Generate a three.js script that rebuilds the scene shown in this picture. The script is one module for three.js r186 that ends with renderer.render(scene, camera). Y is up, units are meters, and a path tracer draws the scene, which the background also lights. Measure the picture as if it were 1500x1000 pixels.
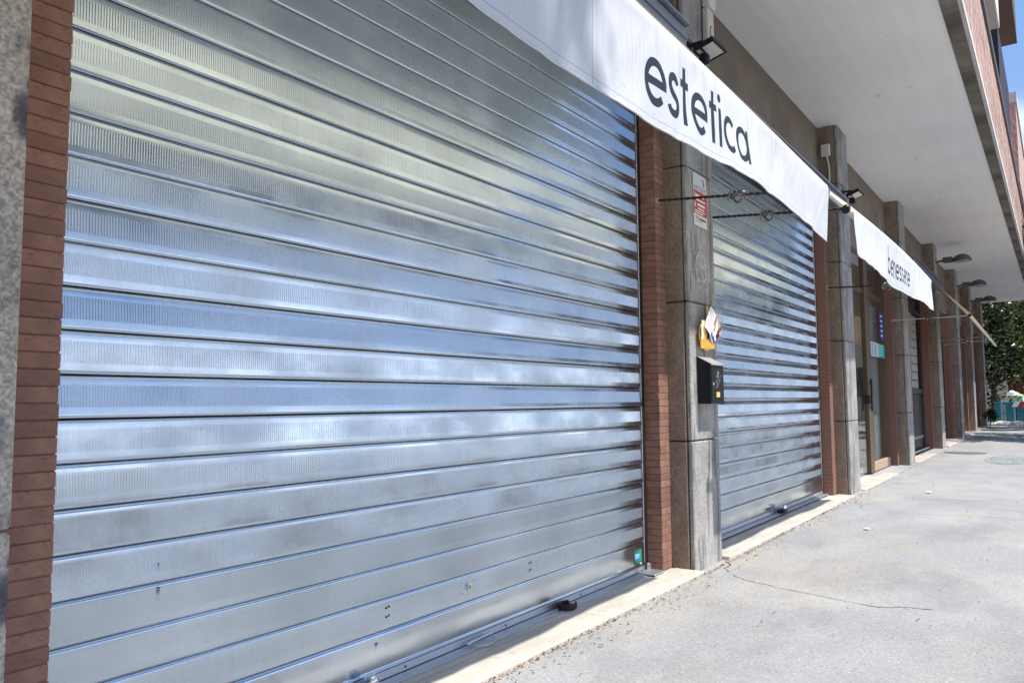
import * as THREE from 'three';
import { mergeGeometries } from 'three/addons/utils/BufferGeometryUtils.js';
import { ConvexGeometry } from 'three/addons/geometries/ConvexGeometry.js';
import { MarchingCubes } from 'three/addons/objects/MarchingCubes.js';

// ------------------------------------------------------------------ camera, sky, sun, exposure
const scene = new THREE.Scene();
const camera = new THREE.PerspectiveCamera(47.46, 1024 / 682, 0.05, 1200);
camera.position.set(0, 1.07, 2.2035);
camera.quaternion.setFromRotationMatrix(new THREE.Matrix4().makeBasis(
  new THREE.Vector3(0.57540, -0.00744, 0.81784), new THREE.Vector3(-0.05883, 0.99699, 0.05046), new THREE.Vector3(-0.81575, -0.07715, 0.57323)));
camera.updateMatrixWorld();
const SUN = new THREE.Vector3(0.05, 1.88, 1).normalize();
const sun = new THREE.DirectionalLight(new THREE.Color(1, 0.955, 0.88), 4.8);
sun.position.copy(SUN).multiplyScalar(40).add(new THREE.Vector3(12, 0, 0));
sun.target.position.set(12, 0, 0);
sun.castShadow = true;
Object.assign(sun.shadow.camera, { left: -30, right: 30, top: 30, bottom: -30, near: 1, far: 90 });
sun.shadow.mapSize.set(4096, 4096);
sun.shadow.radius = 1.2;
scene.add(sun, sun.target);
const renderer = new THREE.WebGLRenderer({ antialias: true });
renderer.toneMapping = THREE.LinearToneMapping;
renderer.toneMappingExposure = 1.29;
renderer.shadowMap.enabled = true;

// ------------------------------------------------------------------ random numbers and noise
function rng(seed) { let a = seed >>> 0; return () => { a = (a + 0x6D2B79F5) | 0; let t = Math.imul(a ^ (a >>> 15), 1 | a); t = (t + Math.imul(t ^ (t >>> 7), 61 | t)) ^ t; return ((t ^ (t >>> 14)) >>> 0) / 4294967296; }; }
const hash = (x, y, s = 0) => { let h = (Math.imul(x | 0, 374761393) + Math.imul(y | 0, 668265263) + Math.imul(s | 0, 2147483647 - 9001)) | 0; h = Math.imul(h ^ (h >>> 13), 1274126177); return ((h ^ (h >>> 16)) >>> 0) / 4294967296; };
function vnoise(x, y, per = 0, s = 0) {
  const xi = Math.floor(x), yi = Math.floor(y), fx = x - xi, fy = y - yi, u = fx * fx * (3 - 2 * fx), v = fy * fy * (3 - 2 * fy);
  const q = per.length ? per : [per, per], w = (k) => (q[0] ? ((k % q[0]) + q[0]) % q[0] : k), h = (k) => (q[1] ? ((k % q[1]) + q[1]) % q[1] : k);
  const a = hash(w(xi), h(yi), s), b = hash(w(xi + 1), h(yi), s), c = hash(w(xi), h(yi + 1), s), d = hash(w(xi + 1), h(yi + 1), s);
  return a + (b - a) * u + (c - a) * v + (a - b - c + d) * u * v;
}
function fbm(x, y, oct = 4, per = 0, s = 0) { let t = 0, a = 0.5, n = 0; for (let i = 0; i < oct; i++) { t += a * vnoise(x, y, per, s + i * 17); n += a; a *= 0.5; x *= 2; y *= 2; per = per.length ? [per[0] * 2, per[1] * 2] : per * 2; } return t / n; }
const clamp = (v, a = 0, b = 1) => Math.min(b, Math.max(a, v));
const smooth = (a, b, v) => { const t = clamp((v - a) / (b - a)); return t * t * (3 - 2 * t); };
const lerp = (a, b, t) => a + (b - a) * t;
const mix3 = (a, b, t) => [lerp(a[0], b[0], t), lerp(a[1], b[1], t), lerp(a[2], b[2], t)];

// ------------------------------------------------------------------ sky: clear air, pale at the horizon, a few soft clouds
{
  const W = 1024, H = 512, data = new Float32Array(W * H * 4);
  for (let j = 0; j < H; j++) for (let i = 0; i < W; i++) {
    const el = ((j + 0.5) / H - 0.5) * Math.PI, az = ((i + 0.5) / W) * 2 * Math.PI - Math.PI;
    const e = Math.max(0, el), s = Math.sin(e);
    const d = [Math.cos(el) * Math.cos(az), Math.sin(el), Math.cos(el) * Math.sin(az)];
    let c = mix3([0.11, 0.26, 0.62], [0.36, 0.54, 0.84], Math.exp(-s * 2.4));
    c = mix3(c, [2.5, 2.54, 2.6], Math.exp(-s * 19));
    const cosS = d[0] * SUN.x + d[1] * SUN.y + d[2] * SUN.z;
    const halo = Math.pow(Math.max(0, cosS), 24) * 0.8;
    c = [c[0] + halo, c[1] + halo * 0.95, c[2] + halo * 0.85];
    const q = 1 / (s + 0.18), cx = d[0] * q, cz = d[2] * q;
    const n = fbm(cx * 1.4 + 40, cz * 1.4 + 40, 5, 0, 3);
    const cl = smooth(0.56, 0.74, n) * 0.75;
    c = mix3(c, [1.5, 1.52, 1.56], cl * smooth(0.0, 0.06, s));
    if (el < 0) c = [0.35, 0.34, 0.33];
    const o = (j * W + i) * 4;
    data[o] = c[0]; data[o + 1] = c[1]; data[o + 2] = c[2]; data[o + 3] = 1;
  }
  const t = new THREE.DataTexture(data, W, H, THREE.RGBAFormat, THREE.FloatType);
  t.mapping = THREE.EquirectangularReflectionMapping; t.magFilter = t.minFilter = THREE.LinearFilter; t.needsUpdate = true;
  scene.background = t; scene.environment = t;
}

// ------------------------------------------------------------------ helpers
const names = new Map();
function numbered(n) { const k = names.get(n) ?? 0; names.set(n, k + 1); return k ? `${n}_${String(k).padStart(3, '0')}` : n; }
function metreUV(g) {
  if (!g.attributes.normal) g.computeVertexNormals();
  const p = g.attributes.position, n = g.attributes.normal, uv = new Float32Array(p.count * 2);
  for (let i = 0; i < p.count; i++) {
    const ax = Math.abs(n.getX(i)), ay = Math.abs(n.getY(i)), az = Math.abs(n.getZ(i));
    if (az >= ax && az >= ay) { uv[2 * i] = p.getX(i); uv[2 * i + 1] = p.getY(i); } else if (ax >= ay) { uv[2 * i] = p.getZ(i) + 0.37; uv[2 * i + 1] = p.getY(i); } else { uv[2 * i] = p.getX(i); uv[2 * i + 1] = p.getZ(i); }
  }
  g.setAttribute('uv', new THREE.BufferAttribute(uv, 2));
  return g;
}
const box = (x0, x1, y0, y1, z0, z1) => metreUV(new THREE.BoxGeometry(x1 - x0, y1 - y0, z1 - z0).translate((x0 + x1) / 2, (y0 + y1) / 2, (z0 + z1) / 2));
function cbox(x0, x1, y0, y1, z0, z1, c = 0.004) {      // chamfered box, 44 triangles
  const pts = [];
  for (const [x, sx] of [[x0, 1], [x1, -1]]) for (const [y, sy] of [[y0, 1], [y1, -1]]) for (const [z, sz] of [[z0, 1], [z1, -1]]) {
    pts.push(new THREE.Vector3(x, y + sy * c, z + sz * c), new THREE.Vector3(x + sx * c, y, z + sz * c), new THREE.Vector3(x + sx * c, y + sy * c, z));
  }
  return metreUV(new ConvexGeometry(pts));
}
const merge = (list) => mergeGeometries(list.map((g) => { const h = g.index ? g.toNonIndexed() : g; for (const k of Object.keys(h.attributes)) if (!['position', 'normal', 'uv'].includes(k)) h.deleteAttribute(k); return h; }));
function mesh(name, g, m, parent) { const o = new THREE.Mesh(g, m); o.name = parent ? name : numbered(name); o.castShadow = o.receiveShadow = true; (parent ?? scene).add(o); return o; }
function tag(o, label, category, group) { o.userData.label = label; o.userData.category = category; if (group) o.userData.group = group; return o; }
function thing(name, label, category, group) { const o = new THREE.Group(); o.name = numbered(name); scene.add(o); return tag(o, label, category, group); }
function part(name, parent) { const o = new THREE.Group(); o.name = name; parent.add(o); return o; }
function structure(name, g, m) { const o = mesh(name, g, m); o.userData.kind = 'structure'; return o; }
const V = (x, y, z) => new THREE.Vector3(x, y, z);
const tube = (pts, r, seg = 24, rad = 8) => new THREE.TubeGeometry(new THREE.CatmullRomCurve3(pts.map((p) => (p.isVector3 ? p : V(...p)))), seg, r, rad);
function rod(a, b, r, rad = 10) { const A = V(...a), B = V(...b), d = B.clone().sub(A), g = new THREE.CylinderGeometry(r, r, d.length(), rad); g.applyQuaternion(new THREE.Quaternion().setFromUnitVectors(V(0, 1, 0), d.clone().normalize())); const m = A.add(B).multiplyScalar(0.5); return g.translate(m.x, m.y, m.z); }
function dataTex(w, h, fn, srgb = true) {
  const d = new Uint8Array(w * h * 4);
  for (let j = 0; j < h; j++) for (let i = 0; i < w; i++) { const c = fn(i / w, j / h, i, j), o = (j * w + i) * 4; const a = Array.isArray(c) ? c : [c, c, c]; d[o] = clamp(a[0]) * 255; d[o + 1] = clamp(a[1]) * 255; d[o + 2] = clamp(a[2]) * 255; d[o + 3] = 255; }
  const t = new THREE.DataTexture(d, w, h); t.wrapS = t.wrapT = THREE.RepeatWrapping; t.magFilter = THREE.LinearFilter; t.minFilter = THREE.LinearMipmapLinearFilter; t.generateMipmaps = true; if (srgb) t.colorSpace = THREE.SRGBColorSpace; t.needsUpdate = true; return t;
}
const tile = (t, m) => { t.repeat.set(1 / m, 1 / m); return t; };
function canvasTex(w, h, draw) { const c = document.createElement('canvas'); c.width = w; c.height = h; const g = c.getContext('2d'); draw(g, w, h); const t = new THREE.CanvasTexture(c); t.colorSpace = THREE.SRGBColorSpace; return t; }
const std = (o) => new THREE.MeshStandardMaterial(o);
const lin = (r, g, b) => new THREE.Color().setRGB(r, g, b);

// ------------------------------------------------------------------ materials
const M = {};
{
  const P = 1024;
  // grey-brown granular stone of the pillars
  const stone = dataTex(P, P, (u, v, i, j) => {
    const n = fbm(u * 6, v * 6, 5, 6, 1), g = hash(i, j, 5), f = vnoise(u * 256, v * 256, 256, 9), m = vnoise(u * 128, v * 128, 128, 21);
    const streak = fbm(u * 22, v * 3, 4, [22, 3], 12);
    let b = 0.615 + (n - 0.5) * 0.24 + (f - 0.5) * 0.20 + (g - 0.5) * 0.10 + (m - 0.5) * 0.12;
    b *= lerp(1, 0.74, smooth(0.52, 0.74, streak));
    if (f > 0.90) b -= 0.14; if (m < 0.09) b += 0.10;
    return [b * 1.0, b * 0.985, b * 0.96];
  });
  const stoneH = dataTex(512, 512, (u, v) => 0.5 + (vnoise(u * 128, v * 128, 128, 9) - 0.5) * 0.6 + (fbm(u * 10, v * 10, 4, 10, 2) - 0.5) * 0.8, false);
  M.stone = std({ map: tile(stone, 1.0), bumpMap: tile(stoneH, 0.7), bumpScale: 0.0016, roughness: 0.86 });
  const grime = dataTex(640, 640, (u, v, i, j) => {
    const n = fbm(u * 6, v * 6, 5, 6, 1), f = vnoise(u * 200, v * 200, 200, 9), m = vnoise(u * 100, v * 100, 100, 21), st = fbm(u * 5, v * 3, 6, [5, 3], 66);
    const b = 0.62 + (n - 0.5) * 0.24 + (f - 0.5) * 0.22 + (m - 0.5) * 0.12, k = smooth(0.53, 0.60, st + (f - 0.5) * 0.06);
    return mix3([b * 1.03, b * 0.985, b * 0.93], [0.20 + f * 0.10, 0.20 + f * 0.10, 0.23 + f * 0.10], k * 0.85);
  });
  tile(grime, 1.1).offset.set(0.2, 0.42);
  M.stoneGrime = std({ map: grime, bumpMap: M.stone.bumpMap, bumpScale: 0.0016, roughness: 0.86 });
  const stoneSideShade = dataTex(640, 640, (u, v, i, j) => {  // pillar side slabs: browner, darker copy of the stone, shade put into the colour
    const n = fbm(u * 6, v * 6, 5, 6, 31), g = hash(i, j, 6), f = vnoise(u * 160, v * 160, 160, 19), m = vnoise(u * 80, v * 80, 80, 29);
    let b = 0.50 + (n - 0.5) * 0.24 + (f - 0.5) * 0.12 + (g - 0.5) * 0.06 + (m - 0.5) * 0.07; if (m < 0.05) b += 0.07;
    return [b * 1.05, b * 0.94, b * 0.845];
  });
  M.stoneSideShade = std({ map: tile(stoneSideShade, 0.9), bumpMap: M.stone.bumpMap, bumpScale: 0.0016, roughness: 0.88 });
  M.joint = std({ color: lin(0.05, 0.045, 0.04), roughness: 1 });
  // painted thin bricks
  M.bricks = [0, 1, 2, 3].map((k) => {
    const t = dataTex(256, 256, (u, v, i, j) => { const n = fbm(u * 8, v * 8, 4, 8, 60 + k), g = hash(i, j, 7 + k), f = vnoise(u * 64, v * 64, 64, 70 + k); const b = 0.92 + (n - 0.5) * 0.28 + (g - 0.5) * 0.08 - (f > 0.86 ? 0.12 : 0); const q = 1 + (k - 1.5) * 0.02; return [0.60 * b * q, 0.44 * b * q, 0.38 * b * q]; });
    return std({ map: tile(t, 0.35), bumpMap: tile(M.brickH ??= dataTex(256, 256, (u, v) => fbm(u * 24, v * 24, 4, 24, 80), false), 0.25), bumpScale: 0.0015, roughness: 0.8 });
  });
  M.mortar = std({ color: lin(0.17, 0.095, 0.075), roughness: 0.95 });
  M.brickFar = std({ map: tile(dataTex(256, 256, (u, v, i, j) => { const n = fbm(u * 16, v * 16, 4, 16, 90), g = hash(i, j, 3); const b = 0.95 + (n - 0.5) * 0.5 + (g - 0.5) * 0.12; return [0.84 * b, 0.70 * b, 0.645 * b]; }), 0.6), roughness: 0.85 });
  // plaster of the wall band and of the soffit
  M.plaster = std({ map: tile(dataTex(512, 512, (u, v, i, j) => { const b = 0.50 + (fbm(u * 5, v * 5, 5, 5, 101) - 0.5) * 0.12 + (hash(i, j, 2) - 0.5) * 0.035; return [b * 1.04, b * 0.95, b * 0.86]; }), 1.6), roughness: 0.95 });
  M.soffit = std({ map: tile(dataTex(640, 640, (u, v, i, j) => {
    let b = 0.95 + (fbm(u * 4, v * 4, 5, 4, 111) - 0.5) * 0.05 + (hash(i, j, 8) - 0.5) * 0.02 + (fbm(u * 3, v * 60, 3, [3, 60], 19) - 0.5) * 0.035;
    const sp = fbm(u * 30, v * 30, 3, 30, 131), pt = vnoise(u * 9, v * 9, 9, 132); if (pt > 0.86) b -= smooth(0.6, 0.72, sp) * 0.10;
    return [b * 0.985, b * 0.99, b]; }), 2.6), roughness: 0.94 });
  M.concrete = std({ map: tile(dataTex(640, 640, (u, v, i, j) => { const n = fbm(u * 6, v * 6, 6, 6, 141), p = fbm(u * 3, v * 3, 4, 3, 151); let b = 0.41 + (n - 0.5) * 0.4 + (hash(i, j, 4) - 0.5) * 0.06; b = lerp(b, 0.70, smooth(0.63, 0.70, p)); return [b * 1.02, b * 0.98, b * 0.92]; }), 1.4), roughness: 0.95 });
  M.whitePaint = std({ color: lin(0.72, 0.70, 0.66), roughness: 0.8 });
  M.darkBrown = std({ color: lin(0.10, 0.075, 0.065), roughness: 0.6 });
  M.greyPaint = std({ color: lin(0.42, 0.41, 0.40), roughness: 0.8 });
  // threshold travertine
  M.travertine = std({ map: tile(dataTex(640, 640, (u, v, i, j) => { const n = fbm(u * 3, v * 14, 5, [3, 14], 161), g = hash(i, j, 14), p = vnoise(u * 150, v * 150, 150, 171); let b = 0.765 + (n - 0.5) * 0.18 + (g - 0.5) * 0.06 - (p > 0.93 ? 0.22 : 0) - (vnoise(u * 40, v * 40, 40, 3) > 0.9 ? 0.07 : 0); return [b, b * 0.965, b * 0.915]; }), 0.8), roughness: 0.75 });
  // galvanised steel
  const smudge = dataTex(640, 640, (u, v, i, j) => { const n = fbm(u * 4, v * 10, 5, [4, 10], 181), s = fbm(u * 90, v * 5, 3, [90, 5], 191), g = hash(i, j, 24); const b = 0.775 + (n - 0.5) * 0.13 + (s - 0.5) * 0.02 + (g - 0.5) * 0.02 - (vnoise(u * 160, v * 160, 160, 5) > 0.985 ? 0.10 : 0); return [b * 0.935, b * 0.996, b * 1.065]; });
  const smR = dataTex(640, 640, (u, v, i, j) => 0.5 + (fbm(u * 5, v * 9, 5, [5, 9], 201) - 0.5) * 0.9 + (fbm(u * 120, v * 6, 2, [120, 6], 211) - 0.5) * 0.05, false);
  M.steel = new THREE.MeshPhysicalMaterial({ map: tile(smudge, 1.7), metalness: 1, roughness: 0.34, roughnessMap: tile(smR, 1.3) });
  M.zinc = std({ color: lin(0.60, 0.62, 0.66), metalness: 0.9, roughness: 0.42 });
  M.iron = std({ color: lin(0.05, 0.05, 0.055), metalness: 0.6, roughness: 0.4 });
  M.ironWorn = std({ color: lin(0.22, 0.22, 0.23), metalness: 0.9, roughness: 0.25 });
  M.chrome = std({ color: lin(0.75, 0.76, 0.78), metalness: 1, roughness: 0.2 });
  M.brass = std({ color: lin(0.55, 0.40, 0.18), metalness: 1, roughness: 0.35 });
  M.black = std({ color: lin(0.012, 0.012, 0.014), roughness: 0.55 });
  M.blackGloss = new THREE.MeshPhysicalMaterial({ color: lin(0.012, 0.013, 0.018), roughness: 0.5, specularIntensity: 0.5 });
  M.rust = std({ color: lin(0.035, 0.020, 0.016), metalness: 0.2, roughness: 0.7 });
  M.rail = std({ color: lin(0.33, 0.36, 0.43), metalness: 0.85, roughness: 0.30 });
  M.coverCloth = new THREE.MeshPhysicalMaterial({ color: lin(0.95, 0.875, 0.66), roughness: 1, transmission: 0.6, thickness: 0, specularIntensity: 0.1, side: THREE.DoubleSide });
  M.bar = std({ color: lin(0.62, 0.53, 0.40), roughness: 0.5 });
  M.whitePlastic = std({ color: lin(0.72, 0.72, 0.70), roughness: 0.45 });
  M.cream = std({ color: lin(0.66, 0.64, 0.56), roughness: 0.5 });
  M.bronze = std({ color: lin(0.16, 0.11, 0.065), metalness: 0.55, roughness: 0.42 });
  M.tan = std({ color: lin(0.46, 0.33, 0.22), roughness: 0.6 });
  M.glass = new THREE.MeshPhysicalMaterial({ color: lin(0.86, 0.9, 0.9), roughness: 0.03, transmission: 1, thickness: 0, ior: 1.5 });
  M.room = std({ color: lin(0.55, 0.54, 0.52), roughness: 0.9 });
  M.curtain = std({ color: lin(0.50, 0.53, 0.55), roughness: 0.9 });
  M.darkPanel = std({ color: lin(0.03, 0.03, 0.036), roughness: 0.38 });
  M.navy = std({ color: lin(0.02, 0.022, 0.05), roughness: 0.8 });
}

// ------------------------------------------------------------------ ground
const padY = (x) => -0.02 + 0.0066 * Math.max(0, x - 5) + 0.006 * smooth(14, 24, x) * (x > 14 ? 3 : 0);
function groundSheet(x0, x1, z0, z1, nx, nz, uvf) {
  const g = new THREE.PlaneGeometry(x1 - x0, z1 - z0, nx, nz).rotateX(-Math.PI / 2).translate((x0 + x1) / 2, 0, (z0 + z1) / 2);
  const p = g.attributes.position, uv = g.attributes.uv;
  for (let i = 0; i < p.count; i++) { const x = p.getX(i), z = p.getZ(i); p.setY(i, padY(x) + (z > 0.45 ? 0.004 * (fbm(x * 1.3 + 9, z * 1.3 + 9, 3, 0, 5) - 0.5) : 0)); const q = uvf(x, z); uv.setXY(i, q[0], q[1]); }
  g.computeVertexNormals(); return g;
}
const NX0 = 1.3, NX1 = 9.5, NZ0 = -0.05, NZ1 = 4.05;
const crackLines = [
  [[4.86, 0.46], [4.755, 0.564], [4.66, 0.85], [4.545, 1.17], [4.53, 1.41], [4.60, 1.62]],
  [[5.22, 0.30], [5.12, 0.36], [4.98, 0.37], [4.90, 0.44]],
  [[9.0, 0.34], [8.3, 0.55], [8.1, 0.9], [8.25, 1.4], [8.2, 2.2]],
];
function segDist(x, z, L) { let d = 9; for (let k = 0; k + 1 < L.length; k++) { const [ax, az] = L[k], [bx, bz] = L[k + 1], dx = bx - ax, dz = bz - az, t = clamp(((x - ax) * dx + (z - az) * dz) / (dx * dx + dz * dz)); d = Math.min(d, Math.hypot(x - ax - t * dx, z - az - t * dz)); } return d; }
function asphalt(x, z, i, j, near) {
  const big = fbm(x * 0.55 + 3, z * 0.9 + 7, 4, 0, 301), mid = fbm(x * 2.2, z * 3.4, 4, 0, 311), g1 = hash(i, j, 321), g2 = hash(i >> 1, j >> 1, 331), f = vnoise(i * 0.7, j * 0.7, 0, 341);
  let b = 0.605 + (big - 0.5) * 0.09 + (mid - 0.5) * 0.09 + (g1 - 0.5) * 0.07 + (f - 0.5) * 0.06;
  if (g2 > 0.972) b += 0.09; else if (g2 < 0.03) b -= 0.09;
  let c = [b * 0.985, b * 0.99, b * 1.0];
  const sand = smooth(0.50, 0.68, fbm(x * 1.1 + 50, z * 2.2 + 20, 5, 0, 351) + (near ? 0.16 * Math.exp(-Math.max(0, z - 0.33) / 0.3) : 0));
  c = mix3(c, [0.77 + (g1 - 0.5) * 0.28, 0.71 + (g1 - 0.5) * 0.26, 0.62 + (g1 - 0.5) * 0.24], sand * (0.06 + 0.20 * f));
  const dark = smooth(0.60, 0.72, fbm(x * 1.7 + 80, z * 3.6 + 60, 5, 0, 361)); c = mix3(c, [0.44, 0.44, 0.45], dark * 0.17);
  return c;
}
{
  const TW = 2048, TH = 1024, edge = new Float32Array(TW * TH);
  const map = dataTex(TW, TH, (u, v, i, j) => {
    const x = lerp(NX0, NX1, u), z = lerp(NZ1, NZ0, v); let c = asphalt(x, z, i, j, true), h = 0.5 + (hash(i, j, 321) - 0.5) * 0.5 + (fbm(x * 30, z * 30, 2, 0, 371) - 0.5) * 0.5;
    const wx = x + (fbm(x * 6, z * 6, 4, 0, 381) - 0.5) * 0.10, wz = z + (fbm(x * 6 + 50, z * 6, 4, 0, 391) - 0.5) * 0.10;
    crackLines.forEach((L, k) => { const w = (k < 2 ? 0.0052 : 0.003) * (0.5 + vnoise(x * 9, z * 9, 0, 401)), d = segDist(wx, wz, L); const t = 1 - smooth(w * 0.5, w * 1.4, d); if (t > 0) { c = mix3(c, [0.20, 0.17, 0.14], t * 0.85); h -= t * 0.9; } });
    edge[j * TW + i] = h; return c;
  });
  const bump = dataTex(TW, TH, (u, v, i, j) => edge[j * TW + i] * 0.6 + 0.2, false);
  const near = new THREE.MeshStandardMaterial({ map, bumpMap: bump, bumpScale: 0.004, roughness: 0.93 });
  structure('pavement', groundSheet(NX0, NX1, NZ0, NZ1, 60, 30, (x, z) => [(x - NX0) / (NX1 - NX0), 1 - (z - NZ0) / (NZ1 - NZ0)].map((q, k) => (k ? (NZ1 - z) / (NZ1 - NZ0) : q))), near);
  const far = dataTex(1024, 1024, (u, v, i, j) => { const a = asphalt(u * 5 + 11, v * 5, i, j, false), k = 1 - smooth(0.42, 0.5, Math.abs(u - 0.5)), m = 1 - smooth(0.42, 0.5, Math.abs(v - 0.5)); return mix3([0.625, 0.62, 0.615].map((q) => q + (hash(i, j, 321) - 0.5) * 0.14), a, k * m); });
  M.farPad = std({ map: tile(far, 5), roughness: 0.93 });
  structure('pavement', groundSheet(NX1, 34, NZ0, NZ1, 60, 4, (x, z) => [x, z]), M.farPad);
  structure('pavement', groundSheet(-12, NX0, NZ0, NZ1, 10, 4, (x, z) => [x, z]), M.farPad);
  structure('kerb', cbox(-40, 34, -0.2, -0.015, NZ1 + 0.004, NZ1 + 0.18, 0.012), M.travertine);
  M.road = std({ map: tile(dataTex(512, 512, (u, v, i, j) => { const b = 0.34 + (fbm(u * 8, v * 8, 4, 8, 411) - 0.5) * 0.1 + (hash(i, j, 5) - 0.5) * 0.1; return [b, b, b * 1.01]; }), 3), roughness: 0.92 });
  structure('road', metreUV(new THREE.PlaneGeometry(120, 9).rotateX(-Math.PI / 2).translate(10, -0.13, NZ1 + 4.7)), M.road);
  structure('ground', metreUV(new THREE.PlaneGeometry(900, 900).rotateX(-Math.PI / 2).translate(0, -0.19, 0)), std({ color: lin(0.24, 0.225, 0.20), roughness: 0.95 }));
}

// ------------------------------------------------------------------ the building
const PX = [[0.32, 0.80], [4.76, 5.24], [9.29, 9.78], [13.50, 13.98], [17.70, 18.18], [21.65, 22.12], [25.25, 25.72], [29.3, 29.8]];
const baseY = [0, 0, 0.015, 0.045, 0.09, 0.135, 0.155, 0.16];
const CEIL = 4.22, FRONT = 0.265, JAMB = 0.11, EDGE = 1.575, OUT = 1.70;
const building = thing('apartment_building', 'brick apartment building with stone-clad pillars and overhanging white soffit above the shops', 'building');
mesh('back_wall', merge([box(-22, 5.3, -0.3, CEIL, -0.62, -0.42), box(5.3, 9.3, -0.3, CEIL, -0.62, -0.42)]), M.room, building);
mesh('lintel_wall', box(-22, 30, 3.10, CEIL - 0.003, -0.40, 0.05), M.plaster, building);
mesh('soffit', box(-22, 30, CEIL, CEIL + 0.16, -0.6, EDGE), M.soffit, building);
mesh('slab_edge_beam', box(-22, 30, CEIL - 0.012, CEIL + 0.16, EDGE + 0.003, OUT), M.concrete, building);
mesh('slab_fascia', box(-22, 30, CEIL + 0.163, CEIL + 0.24, EDGE + 0.02, OUT + 0.006), M.whitePaint, building);
{ // first-floor parapet in upright thin bricks
  const rnd = rng(41), list = [], g0 = new THREE.BoxGeometry(1, 1, 1);
  for (let x = -1; x < 29.9; x += 0.066) for (let r = 0; r < 4; r++) { const off = (r % 2) * 0.033; list.push(metreUV(g0.clone().scale(0.060, 0.262, 0.06).translate(x + off, 4.60 + r * 0.269, OUT - 0.026 - rnd() * 0.004))); }
  const p = mesh('brick_facing', merge(list), M.brickFar, building); p.userData.kind = 'stuff';
  mesh('parapet_core', box(-22, 30, CEIL + 0.243, 5.54, EDGE + 0.02, OUT - 0.012), std({ color: lin(0.42, 0.36, 0.32), roughness: 0.95 }), building);
  mesh('parapet_coping', cbox(-22, 30, 5.543, 5.68, EDGE - 0.02, OUT + 0.03, 0.01), M.darkBrown, building);
  mesh('upper_wall', box(-22, 30, CEIL + 0.17, 11.19, -0.6, 0.35), M.brickFar, building);
  // second-floor balcony
  mesh('upper_slab', box(-8, 14.4, 7.0, 7.15, 0.36, OUT - 0.006), M.greyPaint, building);
  mesh('upper_fascia', box(-8, 14.4, 7.0, 7.88, OUT - 0.003, OUT + 0.02), M.whitePaint, building);
  mesh('upper_parapet', box(-8, 14.35, 7.883, 9.55, EDGE, OUT + 0.01), M.brickFar, building);
  mesh('upper_coping', box(-8, 14.4, 9.553, 9.95, EDGE - 0.02, OUT + 0.03), M.whitePaint, building);
  mesh('roof_edge', box(-8, 26.0, 11.2, 12.3, 0.3, OUT + 0.03), M.darkBrown, building);
  mesh('blind', box(15.4, 19.3, 5.9, 7.6, EDGE - 0.03, OUT - 0.05), M.navy, building);
  mesh('upper_pier', box(19.6, 24.4, 5.69, 7.4, EDGE - 0.03, OUT + 0.05), M.brickFar, building);
  mesh('pier_coping', box(19.5, 24.5, 7.403, 7.62, EDGE - 0.05, OUT + 0.08), M.whitePaint, building);
}
// pillars: stone slabs on a core, with open joints
const JOINTS = [0.807, 1.714, 2.616, 3.52];
const pillarRnd = rng(7);
PX.forEach(([x0, x1], k) => {
  const p = part('pillar', building), y0 = k < 2 ? -0.08 : baseY[k] - 0.10;
  mesh('core', box(x0 + 0.012, x1 - 0.012, y0 - 0.1, CEIL - 0.002, -0.2, FRONT - 0.034), M.joint, p);
  const ys = [y0, ...(k ? JOINTS : [0.79, 2.62]).map((j) => j + baseY[k]), CEIL - 0.004];
  for (let r = 0; r + 1 < ys.length; r++) {
    const a = ys[r] + (r ? 0.004 : 0), b = ys[r + 1] - (r + 2 < ys.length ? 0.004 : 0), j = pillarRnd() * 0.003;
    mesh('stone_panel', cbox(x0 + 0.004, x1 - 0.001, a, b, FRONT - 0.032, FRONT + j, 0.007), k === 0 ? M.stoneGrime : M.stone, p);
    mesh('stone_panel', cbox(x0 - j, x0 + 0.03, a, b, -0.2, FRONT - 0.037, 0.006), M.stoneSideShade, p);
    mesh('stone_panel', cbox(x1 - 0.03, x1 + j, a, b, -0.2, FRONT - 0.037, 0.006), M.stoneSideShade, p);
  }
});
// brick jambs either side of each opening
const COURSE = 0.043;
const brickVar = [0, 1, 2].map((k) => { const r = rng(90 + k), w = 0.5 + (r() - 0.5) * 0.004; return cbox(-w, w, -0.5, 0.5, -0.5, 0.5, 0.0001); });
function brickGeo(w, d, seed) { const r = rng(seed); return cbox(-w / 2, w / 2, -COURSE / 2 + 0.0011, COURSE / 2 - 0.0011, -d / 2, d / 2, 0.0018 + r() * 0.0012); }
function jamb(x0, x1, y0, y1, single, seed) {
  const g = part('brick_jamb', building), r = rng(seed), w = x1 - x0, d = JAMB + 0.12, n = Math.floor((y1 - y0) / COURSE);
  mesh('mortar', box(x0 + 0.004, x1 - 0.004, y0, y1, -0.12, JAMB - 0.004), M.mortar, g);
  const shapes = [0, 1, 2, 3].map((k) => brickGeo(w, d, seed + k)), list = [];
  for (let i = 0; i < n; i++) {
    const y = y0 + (i + 0.5) * COURSE, gx = (x0 + x1) / 2 + (r() - 0.5) * 0.003, gz = JAMB - d / 2 + (r() - 0.5) * 0.0025, s = shapes[Math.floor(r() * 4)], m = M.bricks[Math.floor(r() * 4)];
    if (single) { const b = mesh('brick', s, m, g); b.position.set(gx, y, gz); b.rotation.y = (r() - 0.5) * 0.02; } else list.push(s.clone().translate(gx, y, gz));
  }
  if (!single) { const b = mesh('brickwork', merge(list), M.bricks[seed % 4], g); b.userData.kind = 'stuff'; }
}
jamb(0.80, 0.962, 0.0, 3.10, true, 11);
jamb(4.615, 4.757, 0.0, 3.10, true, 21);
jamb(5.243, 5.385, 0.0, 3.10, false, 31);
jamb(9.145, 9.287, 0.015, 3.10, false, 41);
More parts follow.
